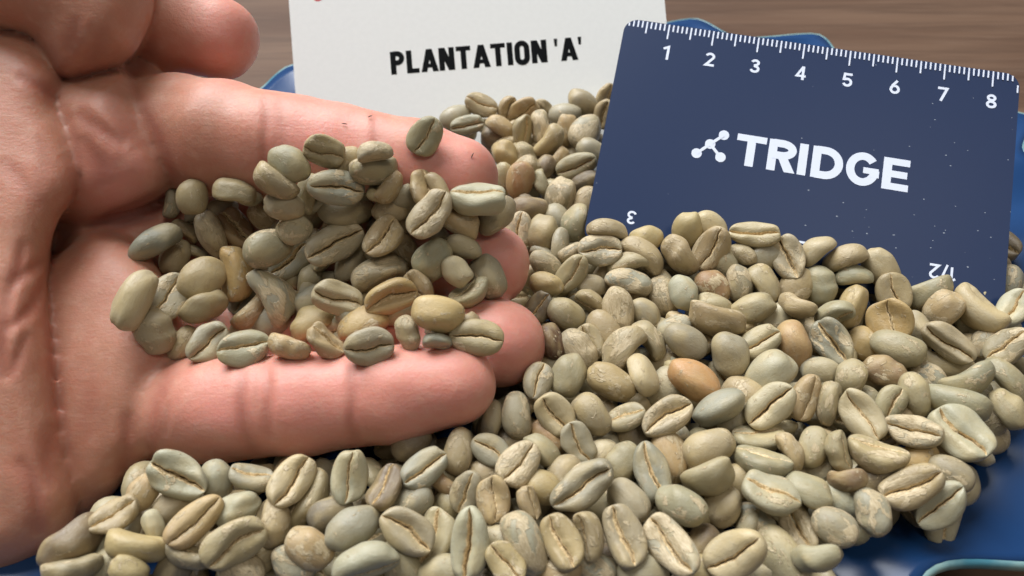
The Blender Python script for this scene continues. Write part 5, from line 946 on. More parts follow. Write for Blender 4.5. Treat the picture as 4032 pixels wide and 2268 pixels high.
((-5.3,163.3,26.8),(-0.99,0.06,0,0.11),0),((0.5,158.7,27.5),(0.65,0.37,-0.05,0.67),0),((73.3,108.9,23.9),(-0.59,-0.14,0.76,0.24),0),((5.2,109,27.8),(-0.54,0.73,0.06,-0.41),0),
((105.7,102.7,27.5),(-0.74,0.52,0.42,-0.06),0),((54,78.5,26.7),(0.84,0.23,-0.48,0.13),0),((16.2,48.4,27.2),(-0.69,0.55,-0.42,0.21),0),((24.9,49.9,28.6),(0.29,-0.81,0.11,-0.5),0),
((8.7,85.9,25.2),(0.13,-0.59,-0.52,-0.6),0),((26.1,106.2,27.8),(0.44,0.7,-0.41,0.38),0),((47.3,76.3,29),(-0.1,-0.29,-0.95,-0.03),0),((52.8,116.4,28.4),(0.62,0.37,0.22,0.65),0),
((54,103.2,28),(0.52,0.66,0.54,0.08),0),((-26.2,49.1,19.1),(-0.66,-0.56,-0.03,0.51),0),((-23.7,61.8,28.3),(0.61,0.64,-0.42,-0.2),0),((47.2,93.7,27.8),(0.05,-0.47,0.32,-0.82),0),
((-34.3,46.7,20),(-0.14,-0.72,-0.2,0.65),0),((-1.3,166.3,27),(0.5,-0.82,0.23,0.13),0),((43.9,128.8,23.6),(0.57,-0.51,-0.06,0.65),0),((27.5,52,20.6),(-0.42,0.55,-0.72,-0.12),0),
((17.8,112.1,27.5),(-0.73,0.42,0.53,-0.12),0),((59,78.9,27.8),(-0.15,0.51,0.03,0.85),0),((65.2,102,24.3),(-0.66,-0.37,0.21,-0.62),0),((79.2,120.2,21.6),(-0.7,0.23,-0.51,-0.45),0),
((104.6,104.7,23.3),(0.41,0.78,-0.01,-0.46),0),((-54.6,42.9,25.5),(-0.48,-0.54,-0.66,0.2),0),((83.6,127.6,23.1),(-0.22,0.42,0.76,0.45),0),((49,87,27.5),(-0.39,-0.41,-0.79,0.24),0),
((1.6,71.9,26.1),(0.25,-0.15,0.3,0.91),0),((8.7,106,28.1),(0.24,-0.94,-0.12,-0.2),0),((82.9,120.7,26.2),(0.72,-0.24,0.65,-0.01),0),((7.5,149.1,25.1),(0.86,-0.29,0.41,-0.1),0),
((5,116,24.8),(0.6,0.36,-0.37,0.61),0),((-2.1,140.9,25.9),(-0.13,-0.37,-0.8,0.45),0),((24.2,104.8,23.1),(-0.65,-0.38,0.57,-0.33),0),((38.5,51.7,27.7),(-0.67,-0,-0.59,0.45),0),
((-63.2,55.3,22.7),(0.31,-0.76,-0.41,-0.39),0),((38.3,75.6,25.1),(0.48,-0.59,-0.53,-0.37),0),((86.1,69.7,27.7),(-0.11,0.99,0.02,-0.04),0),((13.5,103.7,22.8),(-0.68,-0.27,0.26,0.63),0),
((-63.5,61.1,27.6),(-0.41,-0.5,0.68,0.35),0),((-27.8,56.1,23.7),(0.8,0.13,0.12,0.57),0),((36.6,82.1,20.7),(-0.14,-0.26,0.42,-0.86),0),((15.1,164.1,27),(0.96,-0.1,0.21,0.12),0),
((37.5,98.2,22),(0.41,-0.29,-0.86,-0.06),0),((42.9,57.2,20.9),(-0.42,-0.35,-0.29,-0.78),0),((72.8,111.3,27.8),(-0.77,0.21,-0.44,-0.41),0),((105.7,115.2,26.6),(-0.56,0.37,0.74,0.1),0),
((-47.7,56.8,18.9),(0.31,0.25,-0.69,0.6),0),((16.2,45.3,21.9),(0.21,-0.54,-0.49,-0.65),0),((40.8,107.8,28.2),(-0.21,-0.54,-0.75,0.31),0),((46.5,90.9,22.6),(0.46,0.09,-0.67,-0.58),0),
((93.3,120.9,23.1),(-0.46,0.37,0.79,-0.19),0),((42.5,70.8,21.4),(0.16,0.74,-0.22,-0.62),0),((21.7,117.9,21.4),(-0.05,0.35,-0.75,-0.55),0),((77.7,111.5,22.4),(0.2,-0.91,-0.15,0.33),0),
((-18.8,67.8,19.5),(0.04,0.19,-0.78,0.59),0),((32.1,100.4,26.7),(-0.59,-0.17,0.69,-0.38),0),((22.3,100.8,20.9),(-0.52,-0.02,0.84,-0.14),0),((-67.8,45.4,27.4),(0.96,0.26,0.08,-0.04),0),
((26.2,112.1,25.6),(-0.51,0.84,-0.17,0.09),0),((-16.4,68.4,23.6),(0.58,0.17,0.05,-0.8),0),((-30.8,55.9,28.3),(-0.34,0.03,0.32,-0.88),0),((-45.3,51.3,24.6),(-0.09,0.36,0.71,-0.6),0),
((-39.9,67,20.9),(0.13,0.19,-0.44,0.87),0),((0.1,78.3,23.4),(0.06,0.15,0.98,0.1),0),((-27.8,44.1,26.8),(0.92,0.15,-0.15,-0.32),0),((53.5,71.8,21.3),(0.66,-0.37,-0.65,-0.1),0),
((49.1,61.1,27.7),(0.16,-0.25,0.92,0.25),0),((111.7,120.5,25.3),(-0.82,-0.26,0.18,0.47),0),((15.8,97.1,20.6),(-0.36,-0.92,-0.02,-0.18),0),((47.2,70.6,28.6),(-0.09,0.02,-0.42,-0.9),0),
((16.5,115.4,21.6),(0.02,0.22,-0.07,0.97),0),((43.8,79.5,27),(0.9,-0.02,0.35,0.25),0),((65.5,84.4,24.2),(-0.01,0.09,-0.28,0.96),0),((13.8,139.8,24),(-0.34,0.93,0.1,-0.03),0),
((88.2,102.7,24.7),(0.55,0.69,0.02,0.47),0),((74.5,120.7,21.9),(-0.12,-0.32,0.29,0.9),0),((38.5,109,24.4),(0.21,0.31,0.91,-0.21),0),((88.4,88.6,27.7),(0.49,-0.2,0.65,-0.55),0),
((-20.9,48.5,18.1),(0.43,0.01,-0.72,0.54),0),((-14.9,63.1,25.4),(-0.2,-0.85,0.39,0.28),0),((65.9,81.3,28.8),(0.55,-0.79,-0.16,-0.2),0),((-16.1,54,20.6),(0.64,0.57,-0.16,-0.49),0),
((60.8,110.5,23.5),(-0.4,-0.61,-0.14,-0.67),0),((2.8,61,28.8),(0.09,-0.64,-0.66,-0.38),0),((-23.4,49.3,27.5),(-0.26,-0.05,0.14,0.95),0),((-28,50.7,28.1),(-0.41,0.7,-0.54,0.22),0),
((74.7,123.7,27),(-0.16,-0.18,-0.9,-0.36),0),((79.1,76.6,23.2),(-0.2,0.75,0.61,0.14),0),((6.9,62.9,24),(0.2,0.5,0.23,-0.81),0),((32.5,62.1,21),(-0.09,0.04,-0.95,-0.3),0),
((35.6,89.5,28.4),(0.15,-0.23,-0.05,0.96),0),((18.3,87.6,28.6),(-0.25,-0.43,-0.52,0.69),0),((20.9,116.4,26),(0.84,0.05,-0.36,-0.4),0),((40.3,102,23.6),(-0.42,0.66,0.55,0.29),0),
((2.1,76.1,28.5),(-0.35,-0.87,-0.21,-0.29),0),((-21.5,71.6,22.7),(-0.24,-0.29,0.21,0.9),0),((17.5,144.5,24.9),(0.24,0.1,-0.92,-0.28),0),((21.6,156.3,26.9),(-0.41,-0.24,0.6,0.65),0),
((2.3,136.4,24.2),(-0.55,-0.26,-0.57,0.54),0),((3.1,105.2,21.2),(0.8,0.26,0.49,0.24),0),((13.2,158.6,27.5),(-0.37,-0.01,-0.88,0.3),0),((21.4,90.7,20.2),(0.81,0.35,-0.34,0.33),0),
((22.6,48.6,21.7),(-0.17,-0.36,0.78,-0.49),0),((100.3,108.4,21.5),(-0.28,0.06,-0.96,0.01),0),((102.3,126.4,23.3),(-0.26,0.49,0.45,0.7),0),((-49.6,48.6,28.4),(-0.43,-0.04,0.89,0.12),0),
((75.5,85.5,27.4),(0.67,-0.15,-0.63,0.35),0),((27.1,43,28.7),(0.34,0.84,-0.38,0.21),0),((49.9,59.2,21.9),(0.18,-0.67,-0.51,-0.51),0),((-25.9,53.6,19.9),(-0.17,0.36,0.88,0.26),0),
((29.5,89.3,27),(-0.2,0.57,-0.79,0.09),0),((71.3,62.2,27.8),(-0.69,0.26,0.31,0.6),0),((68.2,74.1,21.5),(0.09,-0.64,-0.69,-0.32),0),((-64.4,62.4,21.8),(0.05,0.28,-0.78,0.56),0),
((56.1,130.3,23.5),(-0.18,0.47,0.26,-0.82),0),((18.1,80,20.7),(-0.35,0.5,-0.74,0.27),0),((-17,54.1,26.5),(0.11,0.4,0.89,-0.15),0),((5,58,25.8),(0.58,0.63,0.24,0.46),0),
((32.2,41.6,28),(-0.32,0.87,0.34,0.17),0),((8.6,54.7,26.9),(0.42,0.2,-0.19,-0.86),0),((88.6,119.8,22.7),(-0.85,0.52,-0.1,0.08),0),((8.8,118.8,26.2),(-0.32,-0.4,0.86,-0.01),0),
((13.9,111.1,22.4),(0.69,0.71,-0.12,-0.07),0),((16,74.1,28.6),(-0.12,-0.41,-0.82,-0.37),0),((61.1,93.9,26.5),(-0.22,0.79,-0.55,0.15),0),((4.8,66.9,28.4),(0.74,0.22,0.25,0.59),0),
((-10.4,61,28.7),(0.25,0.73,-0.39,-0.5),0),((-1.2,127.1,21.6),(-0.12,-0.96,-0.24,-0.12),0),((-45.9,43.6,24.4),(0.5,0.44,-0.25,-0.71),0),((67.7,61.6,24.2),(-0.17,0.63,0.75,0.1),0),
((93.5,95.8,27.9),(-0.31,-0.3,0.07,0.9),0),((93.4,108.3,22),(0.81,0.22,-0.47,-0.28),0),((45.1,66.5,25.8),(-0.77,0.56,-0.25,0.16),0),((57.2,125.2,22.3),(-0.88,0.31,-0.35,-0.01),0),
((60.2,115.5,28.8),(-0.55,-0.06,-0.2,-0.8),0),((46.6,83.2,24.7),(0.06,-0.77,0.61,-0.18),0),((93.2,90.1,22.8),(-0.26,-0.44,-0.86,-0),0),((76.5,114.6,28),(-0.32,0.17,0.42,0.83),0),
((78.9,105,27.5),(0.81,-0.06,-0.14,0.56),0),((82.1,116.1,24.8),(0.48,-0.68,0.14,-0.53),0),((-15.1,43.7,21.9),(-0.35,0.63,0.12,0.68),0),((51.5,54.8,26.9),(0.42,-0.45,0.45,-0.65),0),
((28.7,68.1,20.2),(0.22,0.79,-0.49,0.29),0),((83.6,74,25.3),(0.36,-0.79,-0.49,-0.05),0),((7.7,113,28.8),(0.63,0.69,-0.21,-0.28),0),((79.9,109.4,28.8),(0.01,0.32,-0.09,-0.94),0),
((14,89.4,26.9),(-0.3,-0.4,0.3,0.81),0),((49.8,95.7,20.5),(-0.4,0.58,-0.32,0.64),0),((34.4,94.4,28.7),(0.16,0.19,0.21,0.95),0),((75,97.2,22.9),(0.85,0.2,-0.17,-0.46),0),
((68.6,119.6,21.1),(-0.72,0.06,-0.34,0.6),0),((48,131.5,21.7),(0.24,-0.75,-0.59,0.17),0),((12.3,133.8,23.2),(-0.87,0.2,-0.37,0.26),0),((16.7,159.1,22.8),(-0.27,-0.51,-0.57,0.58),0),
((23.6,75.7,25.3),(-0.65,0.4,-0.63,-0.17),0),((90,111,24.2),(-0.11,0.62,-0.69,-0.35),0),((4.6,129.6,27.9),(0.4,0.74,-0.08,-0.54),0),((74.7,71.1,28.2),(0.09,-0.32,0.56,0.76),0),
((1.5,74.6,19.9),(0.07,-0.36,0.64,0.67),0),((-23.4,66.8,19.6),(-0.06,0.32,-0.17,-0.93),0),((12,72.2,21.8),(-0.18,0.01,-0.21,0.96),0),((46.4,120.5,23.4),(-0.02,-0.27,-0.62,-0.73),0),
((-1.6,154.5,27.1),(-0.86,-0.48,0.08,-0.16),0),((72.6,130.6,22.8),(0.08,-0.25,-0.96,0.02),0),((-36.3,54.8,26.4),(-0.21,0.62,-0.4,0.64),0),((63.6,56.1,24.9),(-0.33,0.63,-0.3,-0.64),0),
((105,121.8,21.6),(0.16,-0.9,-0.15,0.37),0),((-22.1,43.6,27.9),(-0.56,-0.44,-0.7,-0.07),0),((0.7,121.9,23.6),(-0.01,-0.81,0.44,-0.4),0),((69.2,70.7,28.7),(0.19,-0.49,0.6,0.6),0),
((96.6,84,28.6),(0.52,0.08,-0.74,0.41),0),((-4,54.9,24.7),(-0.41,0.09,-0.43,0.8),0),((100.7,94.9,24.3),(0.01,0.43,-0.89,-0.16),0),((19,109.6,21.1),(-0.65,-0.04,0.74,-0.18),0),
((63.1,126.9,21.7),(0.49,0.45,0.46,-0.59),0),((77.1,92.4,28.2),(-0.47,-0.02,0.42,-0.78),0),((9.9,141.9,26.1),(-0.19,0.69,0.54,-0.45),0),((2.1,142.7,27.9),(0.59,0.65,-0.18,0.45),0),
((58.6,109,28.3),(-0.42,0.23,0.61,0.63),0),((10.4,80.7,22.7),(-0.37,0.17,-0.53,-0.74),0),((44.7,47.1,26.5),(-0.75,-0.12,0.42,0.49),0),((16.1,55.5,18.9),(0.11,-0.58,0.5,-0.63),0),
((44.2,113.1,21),(-0.82,-0.27,-0.43,0.26),0),((70.8,65.4,24.2),(-0.46,0.47,0.69,-0.31),0),((100.8,121.5,28),(-0.13,-0.89,-0.43,0.08),0),((65.6,116.1,26.8),(-0.04,-0.46,0.89,0.02),0),
((-24.9,133.4,22.9),(0.16,0.86,0.49,-0.03),0),((-1.5,131.3,16),(-0.41,-0.46,-0.72,0.33),0),((-30.5,122.7,18.5),(0.67,0.23,0.67,0.24),0),((-6.5,114.7,24.1),(0.15,0.03,0.4,0.9),0),
((-46.6,127.7,14.5),(0.73,-0.55,0.11,-0.38),0),((-40.8,127.1,22.3),(-0.43,0.64,-0.19,-0.6),0),((-3.1,89.7,7.9),(-0.07,-0.44,-0.14,-0.88),0),((-7.5,92.2,16.6),(0.11,0.2,-0.97,-0.11),0),
((-4.2,104.6,18.9),(0.1,0.16,-0.66,0.73),0),((-79.6,142.6,28.1),(-0.62,-0.08,0.51,0.59),0),((-26.5,97.5,10.4),(-0.94,0.35,0,0.05),0),((-19.1,110.2,14.5),(-0.35,0.52,0.75,0.19),0),
((-28.2,84,13.4),(0.18,-0.94,-0.29,0.02),0),((-2.1,126,9.9),(0.23,-0.21,-0.07,0.95),0),((-34.7,119.2,10.9),(0.91,0.12,0.33,-0.23),0),((-42.9,117.1,11.3),(0.59,-0.31,0.49,0.57),0),
((-2.2,95.5,14.1),(-0.02,-0.56,0.82,-0.08),0),((-30.4,124.9,25.5),(0.44,0.16,-0.52,0.72),0),((-65.7,145.2,27.4),(0.39,-0.43,-0.79,-0.18),0),((0.3,88.9,20.5),(-0.39,-0.8,0.19,0.42),0),
((-16.6,94.2,14.1),(0.6,0.16,0.75,-0.23),0),((-7.2,84.1,14.7),(-0.19,0.58,-0.14,0.78),0),((-31.1,106.4,6.9),(-0.31,-0.33,-0.84,-0.3),0),((-7.3,109.8,21),(0.2,0.73,0.54,-0.36),0),
((-44.4,102.4,8.5),(0.43,-0.25,-0.68,0.53),0),((-43.2,108.1,8.5),(-0.16,0.21,-0.4,-0.87),0),((3.5,100.2,23.8),(-0.6,0.3,0.31,0.68),0),((-13.4,131.1,18.7),(0.53,0.81,0.02,0.25),0),
((-25.9,137.1,27.8),(0.1,0.41,0.89,-0.18),0),((-6.9,128.2,13.5),(0.25,-0.82,-0.45,0.25),0),((-0.1,82.1,9.9),(-0.4,-0.57,-0.23,-0.68),0),((-15.7,86.1,9.4),(-0.15,-0.79,-0.57,-0.18),0),
((-46.6,124.4,21.3),(0.53,0,0.65,-0.54),0),((-0.9,103.8,24.5),(0.99,0.09,0,0.13),0),((-57.6,135.1,25.5),(0.52,-0.52,-0.16,0.66),0),((-44.6,82.7,10.5),(-0.71,-0.55,0.44,-0.01),0),
((-52.1,119.3,13.1),(0.53,-0.47,0.01,-0.7),0),((-29.7,136.2,19.2),(0.29,0.22,0.61,0.7),0),((-23.2,84.7,12.2),(0.7,-0.36,0.11,0.61),0),((-46,129.4,21.2),(0.05,0.13,0.88,-0.45),0),
((-64.7,81.2,12.7),(-0.32,0.81,0.48,0.08),0),((-13.7,117.2,16.5),(-0.28,-0.88,0.07,0.37),0),((-24.1,108.3,8.4),(-0.72,-0.64,0.2,0.19),0),((-25,99.4,15.3),(-0.02,0.64,-0.6,0.49),0),
((-35.7,80.2,11.1),(-0.17,0.87,0.46,0.03),0),((-0.3,120.1,18.9),(0.05,-0.26,-0.69,-0.68),0),((-10.5,105.2,9.8),(0.88,0.1,0.09,0.45),0),((-22.9,124.5,9.9),(-0.46,0.78,0.33,0.27),0),
((-64.2,128.4,13.7),(-0.06,0.97,-0.09,-0.24),0),((-50.1,105,7.8),(-0.52,-0.19,0.14,-0.82),0),((-0.6,84.4,16.5),(-0.18,-0.18,-0.93,-0.27),0),((-35.6,114.1,10),(-0.6,0.37,0.63,0.33),0),
((-47.5,111.7,10.1),(-0.69,0.5,0.52,0),0),((-25,121.2,22.1),(0.28,-0.09,0.5,-0.81),0),((3.3,96.4,15.8),(0.25,0.84,-0.25,-0.41),0),((-8.5,118,18.2),(0.37,0.4,0.47,-0.7),0),
((-69.9,129.1,15.3),(-0.59,-0.56,0.54,-0.19),0),((-37.7,140.2,24),(0.94,-0.12,0.27,0.17),0),((-19.9,139.7,23.3),(0.87,-0.45,0.07,-0.2),0),((-8.7,94.5,8),(-0.34,0.12,-0.11,0.93),0),
((-20,100.2,23.1),(0.44,0.89,0.11,0.07),0),((-12.4,90.4,19.5),(-0.2,-0.43,0.83,0.28),0),((-51.3,130.9,24.6),(0.39,-0.49,0.19,0.75),0),((-28.5,105.7,12.9),(-0.14,0.06,-0.46,0.87),0),
((-42.8,144.5,26.7),(0.07,-0.88,0.4,0.26),0),((-15.6,102.8,12.3),(-0.02,-0.98,0.01,0.18),0),((-26.7,103.8,19.3),(0.67,0.74,0.02,-0.08),0),((-2.9,117.1,26.9),(0.69,0.21,-0.55,-0.42),0),
((-11.8,88.3,13.7),(-0.78,0.49,0.2,-0.34),0),((-12.2,101.2,23.6),(-0.23,0.48,-0.83,-0.16),0),((-16,125.4,10.5),(0.24,0.89,-0.37,-0.1),0),((-20.7,135.1,25.7),(-0.67,0.53,0.15,0.5),0),
((-34.9,108.2,14.7),(-0.21,-0.04,0.96,0.17),0),((-58.6,97.7,8.9),(-0.14,0.66,-0.55,0.49),0),((-12.9,106.8,15.9),(0.19,0.7,-0.38,0.57),0),((-38.1,135,28.4),(0.5,-0.3,0.3,-0.76),0),
((2.5,109.2,9.4),(0.87,-0.38,0.17,-0.26),0),((4.9,133.2,19.9),(0.28,0.82,-0.49,0.04),0),((-13.4,119.3,29.6),(0.37,0.48,0.19,-0.77),0),((-51.1,83.8,13.6),(-0.47,-0.48,0.46,0.59),0),
((-32.8,104.4,18.5),(-0.06,-0.56,-0.02,-0.82),0),((1.9,125.7,17.9),(0.56,0.67,0.08,0.48),0),((-47.7,89.5,7.7),(-0.13,0.65,0.75,0.06),0),((-34.1,123.7,7.7),(-0.2,-0.54,0.39,0.72),0),
((-4.8,113.5,9.5),(0.65,-0.09,-0.35,0.67),0),((-47.9,134.8,26),(0.35,0.6,0.72,0.03),0),((-13.2,83.5,17.5),(0.09,0.09,-0.23,0.96),0),((-34.3,103.3,12.6),(-0.13,-0.94,-0.05,0.3),0),
((-21.4,84.1,7.3),(-0.46,-0.77,-0.26,-0.35),0),((-39.4,97.2,11.4),(-0.7,0.03,-0.72,-0.04),0),((2.6,122.5,12.9),(-0.51,-0.82,0.03,-0.26),0),((-37.2,133.5,22.8),(0.52,0.6,0.45,0.4),0),
((-54.7,121.4,9.3),(-0.54,0.64,-0.13,0.52),0),((-32.9,129.6,25.1),(-0.18,-0.23,0.63,0.72),0),((-75.2,133.9,18.4),(0.52,0.09,-0.19,-0.83),0),((-39.6,129.8,16.9),(0.22,0.58,0.79,0.06),0),
((-73.5,145.4,27.9),(0.83,-0.06,0.49,-0.24),0),((-5.4,100.5,10.5),(0.59,0.17,0.69,0.37),0),((-58.5,127.3,16.6),(0.3,0.73,0.35,0.5),0),((-15.8,143.5,26.7),(0.28,0.83,-0.42,0.23),0),
((-66.3,113.2,13.2),(-0.83,-0.43,-0.33,0.13),0),((-12.1,102,17.8),(-0.82,0.18,-0.55,-0.01),0),((-19,102.2,17.2),(-0.04,0.89,0.03,0.45),0),((-44,108.6,15.4),(-0.2,-0.7,0.67,-0.09),0),
((-30.1,112.3,12.1),(-0.25,-0.52,0.25,-0.78),0),((-68.6,104.4,14.6),(0.59,0.16,0.56,0.56),0),((-48.5,137.1,21.5),(-0.87,-0.23,-0.01,-0.43),0),((-69.8,141.1,25.2),(0.45,-0.34,-0.81,-0.14),0),
((-15.4,113.1,20.5),(0.16,0.12,-0.6,-0.77),0),((-37.1,122,18.3),(0.86,0.13,0.5,-0.02),0),((-7.9,121.1,7.5),(0.21,0.49,0.84,-0.13),0),((-59.9,79.4,11.8),(-0.67,-0.09,0,0.74),0),
((-4.8,89.6,12.7),(-0.36,-0.43,-0.21,0.8),0),((-59.7,118.3,14.9),(-0.41,-0.62,-0.04,0.67),0),((-53.5,134.8,20.3),(0.66,-0.14,-0.13,0.73),0),((3.3,107.5,16.4),(0.79,-0.57,0.22,0.09),0),
((-22,90.7,15.2),(-0.62,0.61,-0.47,-0.15),0),((-36.4,85.7,16.1),(-0.21,-0.19,0.94,0.17),0),((-38.4,127.1,11.4),(0.36,-0.33,-0.8,0.35),0),((-64.5,132.7,28.4),(-0.76,-0.52,0.35,-0.17),0),
((-15.5,114.8,12.1),(0.61,0.76,-0.04,0.21),0),((-10.6,132.7,28.7),(-0.57,0.61,-0.54,0.09),0),((-32.8,140.5,23.1),(-0.52,-0.79,-0.34,0.02),0),((-58.7,147.2,28.8),(-0.02,-0.98,0.2,-0.01),0),
((-44.4,132.9,17.1),(0.78,-0,0.6,-0.19),0),((-43.2,134,27.6),(0.66,0.09,0.4,0.64),0),((1.4,89.4,14),(-0.16,0.03,0.13,0.98),0),((-38,144.8,29.8),(-0.72,-0.53,-0.43,-0.11),0),
((-6.9,109,8.8),(0.6,0.3,-0.74,-0.03),0),((-53.9,141.7,29.9),(0.02,0.02,-0.97,-0.25),0),((-56.7,112.4,13.8),(0.74,0.02,0.65,0.15),0),((-18.4,117.1,21.3),(-0.25,-0.48,0.31,0.78),0),
((-28.9,128.9,14.7),(-0.07,0.8,0.34,0.49),0),((-10.2,95.2,21.5),(0.65,-0.5,-0.24,-0.52),0),((-12.8,138.9,22.3),(-0.67,0.09,-0.74,-0.01),0),((-30.1,91.1,8.6),(-0.49,-0.78,0.13,0.37),0),
((-54.1,90.5,9.8),(0.12,-0.7,-0.66,-0.24),0),((-51.3,99.2,11.6),(-0.64,-0.1,0.16,-0.74),0),((-49,76.5,12),(0.17,-0.55,0.8,0.2),0),((-39.7,105.7,13.8),(-0.72,0.3,-0.6,0.19),0),
((-67.8,131.4,19.5),(0.7,-0.56,-0.26,0.36),0),((-8.4,141.8,28.1),(-0.07,-0.71,0.19,0.68),0),((-20.9,117.1,9.1),(0.59,-0.31,-0.36,-0.65),0),((-23.2,124.8,27),(-0.38,0.62,0.68,-0.11),0),
((-21.3,117.5,16.8),(-0.31,-0.08,0.18,-0.93),0),((3.2,97.9,10.4),(0.39,-0.09,0.05,-0.91),0),((-61.3,112.1,10.5),(0.34,-0.66,-0.2,-0.64),0),((-27.9,92.2,13.4),(0.24,0.6,-0.7,-0.3),0),
((-32.1,140,29.1),(0.06,-0.21,0.78,-0.59),0),((-6.7,111,14.7),(0.27,0.75,0.4,-0.45),0),((-10,116.9,12.1),(-0.6,-0.76,-0.15,0.18),0),((-60.2,129.3,21.6),(-0.69,0.3,-0.32,0.57),0),
((-7.6,120.2,24.7),(0.91,0.35,0.01,-0.24),0),((-38.4,107.2,18.5),(-0.28,-0.83,0.46,0.16),0),((-23.6,128.5,21.8),(0.61,-0.28,0.04,-0.74),0),((-46.2,115.1,16.1),(-0.26,-0.03,0.86,0.44),0),
((-4,99.4,23.5),(-0.16,-0.47,-0.82,-0.28),0),((-19.2,129.3,27),(0.85,-0.36,0.28,-0.26),0),((-30.6,78.9,14),(0.32,-0.4,-0.44,0.74),0),((-51.5,110.5,14.7),(-0.65,0.45,0.55,0.27),0),
((-29.2,93.1,38.1),(0.17,0.41,0.76,-0.48),1),((-51.9,89.5,33.3),(0.29,-0.83,-0.23,-0.41),1),((-32.8,86,36.7),(-0.02,-0.36,-0.24,0.9),1),((-11.4,97.2,43.5),(-0.4,0.28,-0.21,0.85),1),
((-34.8,99.4,35.8),(0.74,-0.45,0.37,0.33),1),((-46.2,90,35.5),(-0.27,0.95,0.08,0.16),1),((-40.8,108.9,43.7),(0.28,0.13,-0.68,-0.66),1),((-31.4,102.8,43),(-0.81,0.5,-0.08,-0.29),1),
((-26.3,106.1,45.1),(-0.35,-0.29,-0.88,-0.13),1),((-56.9,104.5,36.4),(0.07,-0.77,-0.63,0.09),1),((-28.7,111.1,44.4),(0.12,0.76,-0.29,0.57),1),((-20.2,87.5,40.8),(0,0.24,-0.37,-0.9),1),
((-49,101.4,33.5),(-0.88,-0.29,0.21,0.29),1),((-53.5,103,34),(0.94,-0.03,-0.11,-0.33),1),((-44.3,93.7,36.2),(-0.13,-0.98,0.09,0.08),1),((-15,103.6,47),(0.21,0.43,0.43,0.77),1),
((-26,96.5,37.3),(0.24,0.24,-0.58,0.74),1),((-22.3,104.3,45.8),(-0.48,0.36,-0.68,-0.42),1),((-11.6,83.5,41.7),(0.37,0.84,0.35,-0.17),1),((-43.3,101.5,34.7),(0.6,-0.46,-0.07,0.65),1),
((-35.3,108.2,44.2),(-0.15,-0.54,0.21,0.8),1),((-38.8,88.8,36.4),(-0,-0.74,-0.67,0.03),1),((-39,95.1,36.7),(0.34,-0.65,-0.46,0.49),1),((-16.2,103.7,51.1),(-0.96,-0.15,0.18,0.16),1),
((-45.6,108.5,42.4),(-0.33,-0.75,0.51,-0.26),1),((-33.9,91.3,38),(0.36,-0.75,-0.54,-0.1),1),((-29.2,106.1,51.6),(-0.08,-0.45,0.49,0.74),1),((-37.6,103.3,41.4),(-0.62,0.08,0.5,-0.59),1),
((-48.6,114.9,42.6),(-0.58,0.6,-0.32,-0.45),1),((-51.1,104.9,38.9),(0.64,-0.69,-0.12,-0.31),1),((-17.3,95.6,41),(-0.3,-0.9,0.03,-0.32),1),((-36.4,105.9,52.6),(-0.91,-0.05,0.09,-0.4),1),
((-51.5,108.5,51.5),(-0.89,0.36,-0.28,0.02),1),((-23.6,104.3,56),(-0.68,-0.02,0.18,0.71),1),((-59.8,98.8,35.2),(-0.22,0.37,0.36,-0.83),1),((-29.3,86.8,39.2),(0.78,-0.33,0.47,0.25),1),
((-7.2,83.1,42.5),(0.43,-0.66,-0.06,0.61),1),((-46.5,102.8,37.3),(0.02,0.01,-0.87,-0.49),1),((-62.6,111,42.9),(0.04,0.27,-0.73,0.63),1),((-13.8,102.9,55.4),(0.75,0.45,0.03,-0.49),1),
((-61.9,95.2,36.7),(-0.24,-0.14,-0.47,-0.84),1),((-25.5,101.8,43.6),(-0.8,0.02,0.04,-0.6),1),((-19.8,103.9,53.7),(0.49,-0.51,0.3,0.64),1),((-65.6,97.6,37.2),(0.23,-0.95,-0.09,-0.17),1),
((-21.4,97.7,41.2),(0.31,-0.71,0.14,-0.62),1),((-14.1,162.7,30.4),(-0.461,0.851,0.231,-0.097),0),((28.2,78,30.8),(-0.207,0.839,0.435,0.252),0),((16,65.8,28),(-0.288,0.8,0.423,0.313),0),
((-2.1,48.2,32.5),(-0.213,0.977,-0.001,0.004),0),((-2.4,137,30.7),(-0.4,0.653,0.514,0.386),0),((57.5,101.1,32.6),(-0.205,0.825,0.411,0.329),0),((51,102.5,29.6),(-0.223,0.841,0.454,0.192),0),
((96.4,92,29.1),(-0.04,0.835,0.35,0.421),0),((7.6,83.8,29.4),(-0.23,0.836,0.456,0.202),0),((60.5,59.3,31.6),(-0.196,0.941,0.219,0.166),0),((20.1,148.1,30.8),(-0.363,0.894,-0.255,-0.069),0),
((10.4,123.4,30.2),(-0.345,0.793,-0.481,-0.141),0),((10.5,113.6,31.5),(0.658,-0.39,-0.627,0.147),0),((43.8,106.2,34.2),(-0.475,0.731,-0.473,-0.13),0),((52.2,94.4,30.3),(-0.161,0.842,0.408,0.316),0),
((14.1,163.8,30.4),(-0.436,0.899,-0.025,0.045),0),((51.7,107.1,35.4),(-0.375,0.899,0.124,0.189),0),((24.2,164.5,30.4),(0.73,0.333,-0.434,0.411),0),((42.1,75.8,31.8),(-0.312,0.89,-0.313,0.109),0),
((73,64.1,29.8),(-0.108,0.797,0.35,0.48),0),((-3.4,60.4,30.9),(-0.27,0.957,0.022,-0.103),0),((17.9,90.5,31.9),(-0.247,0.826,-0.487,-0.141),0),((21.5,84.4,29.1),(-0.289,0.922,0.24,0.091),0),
]
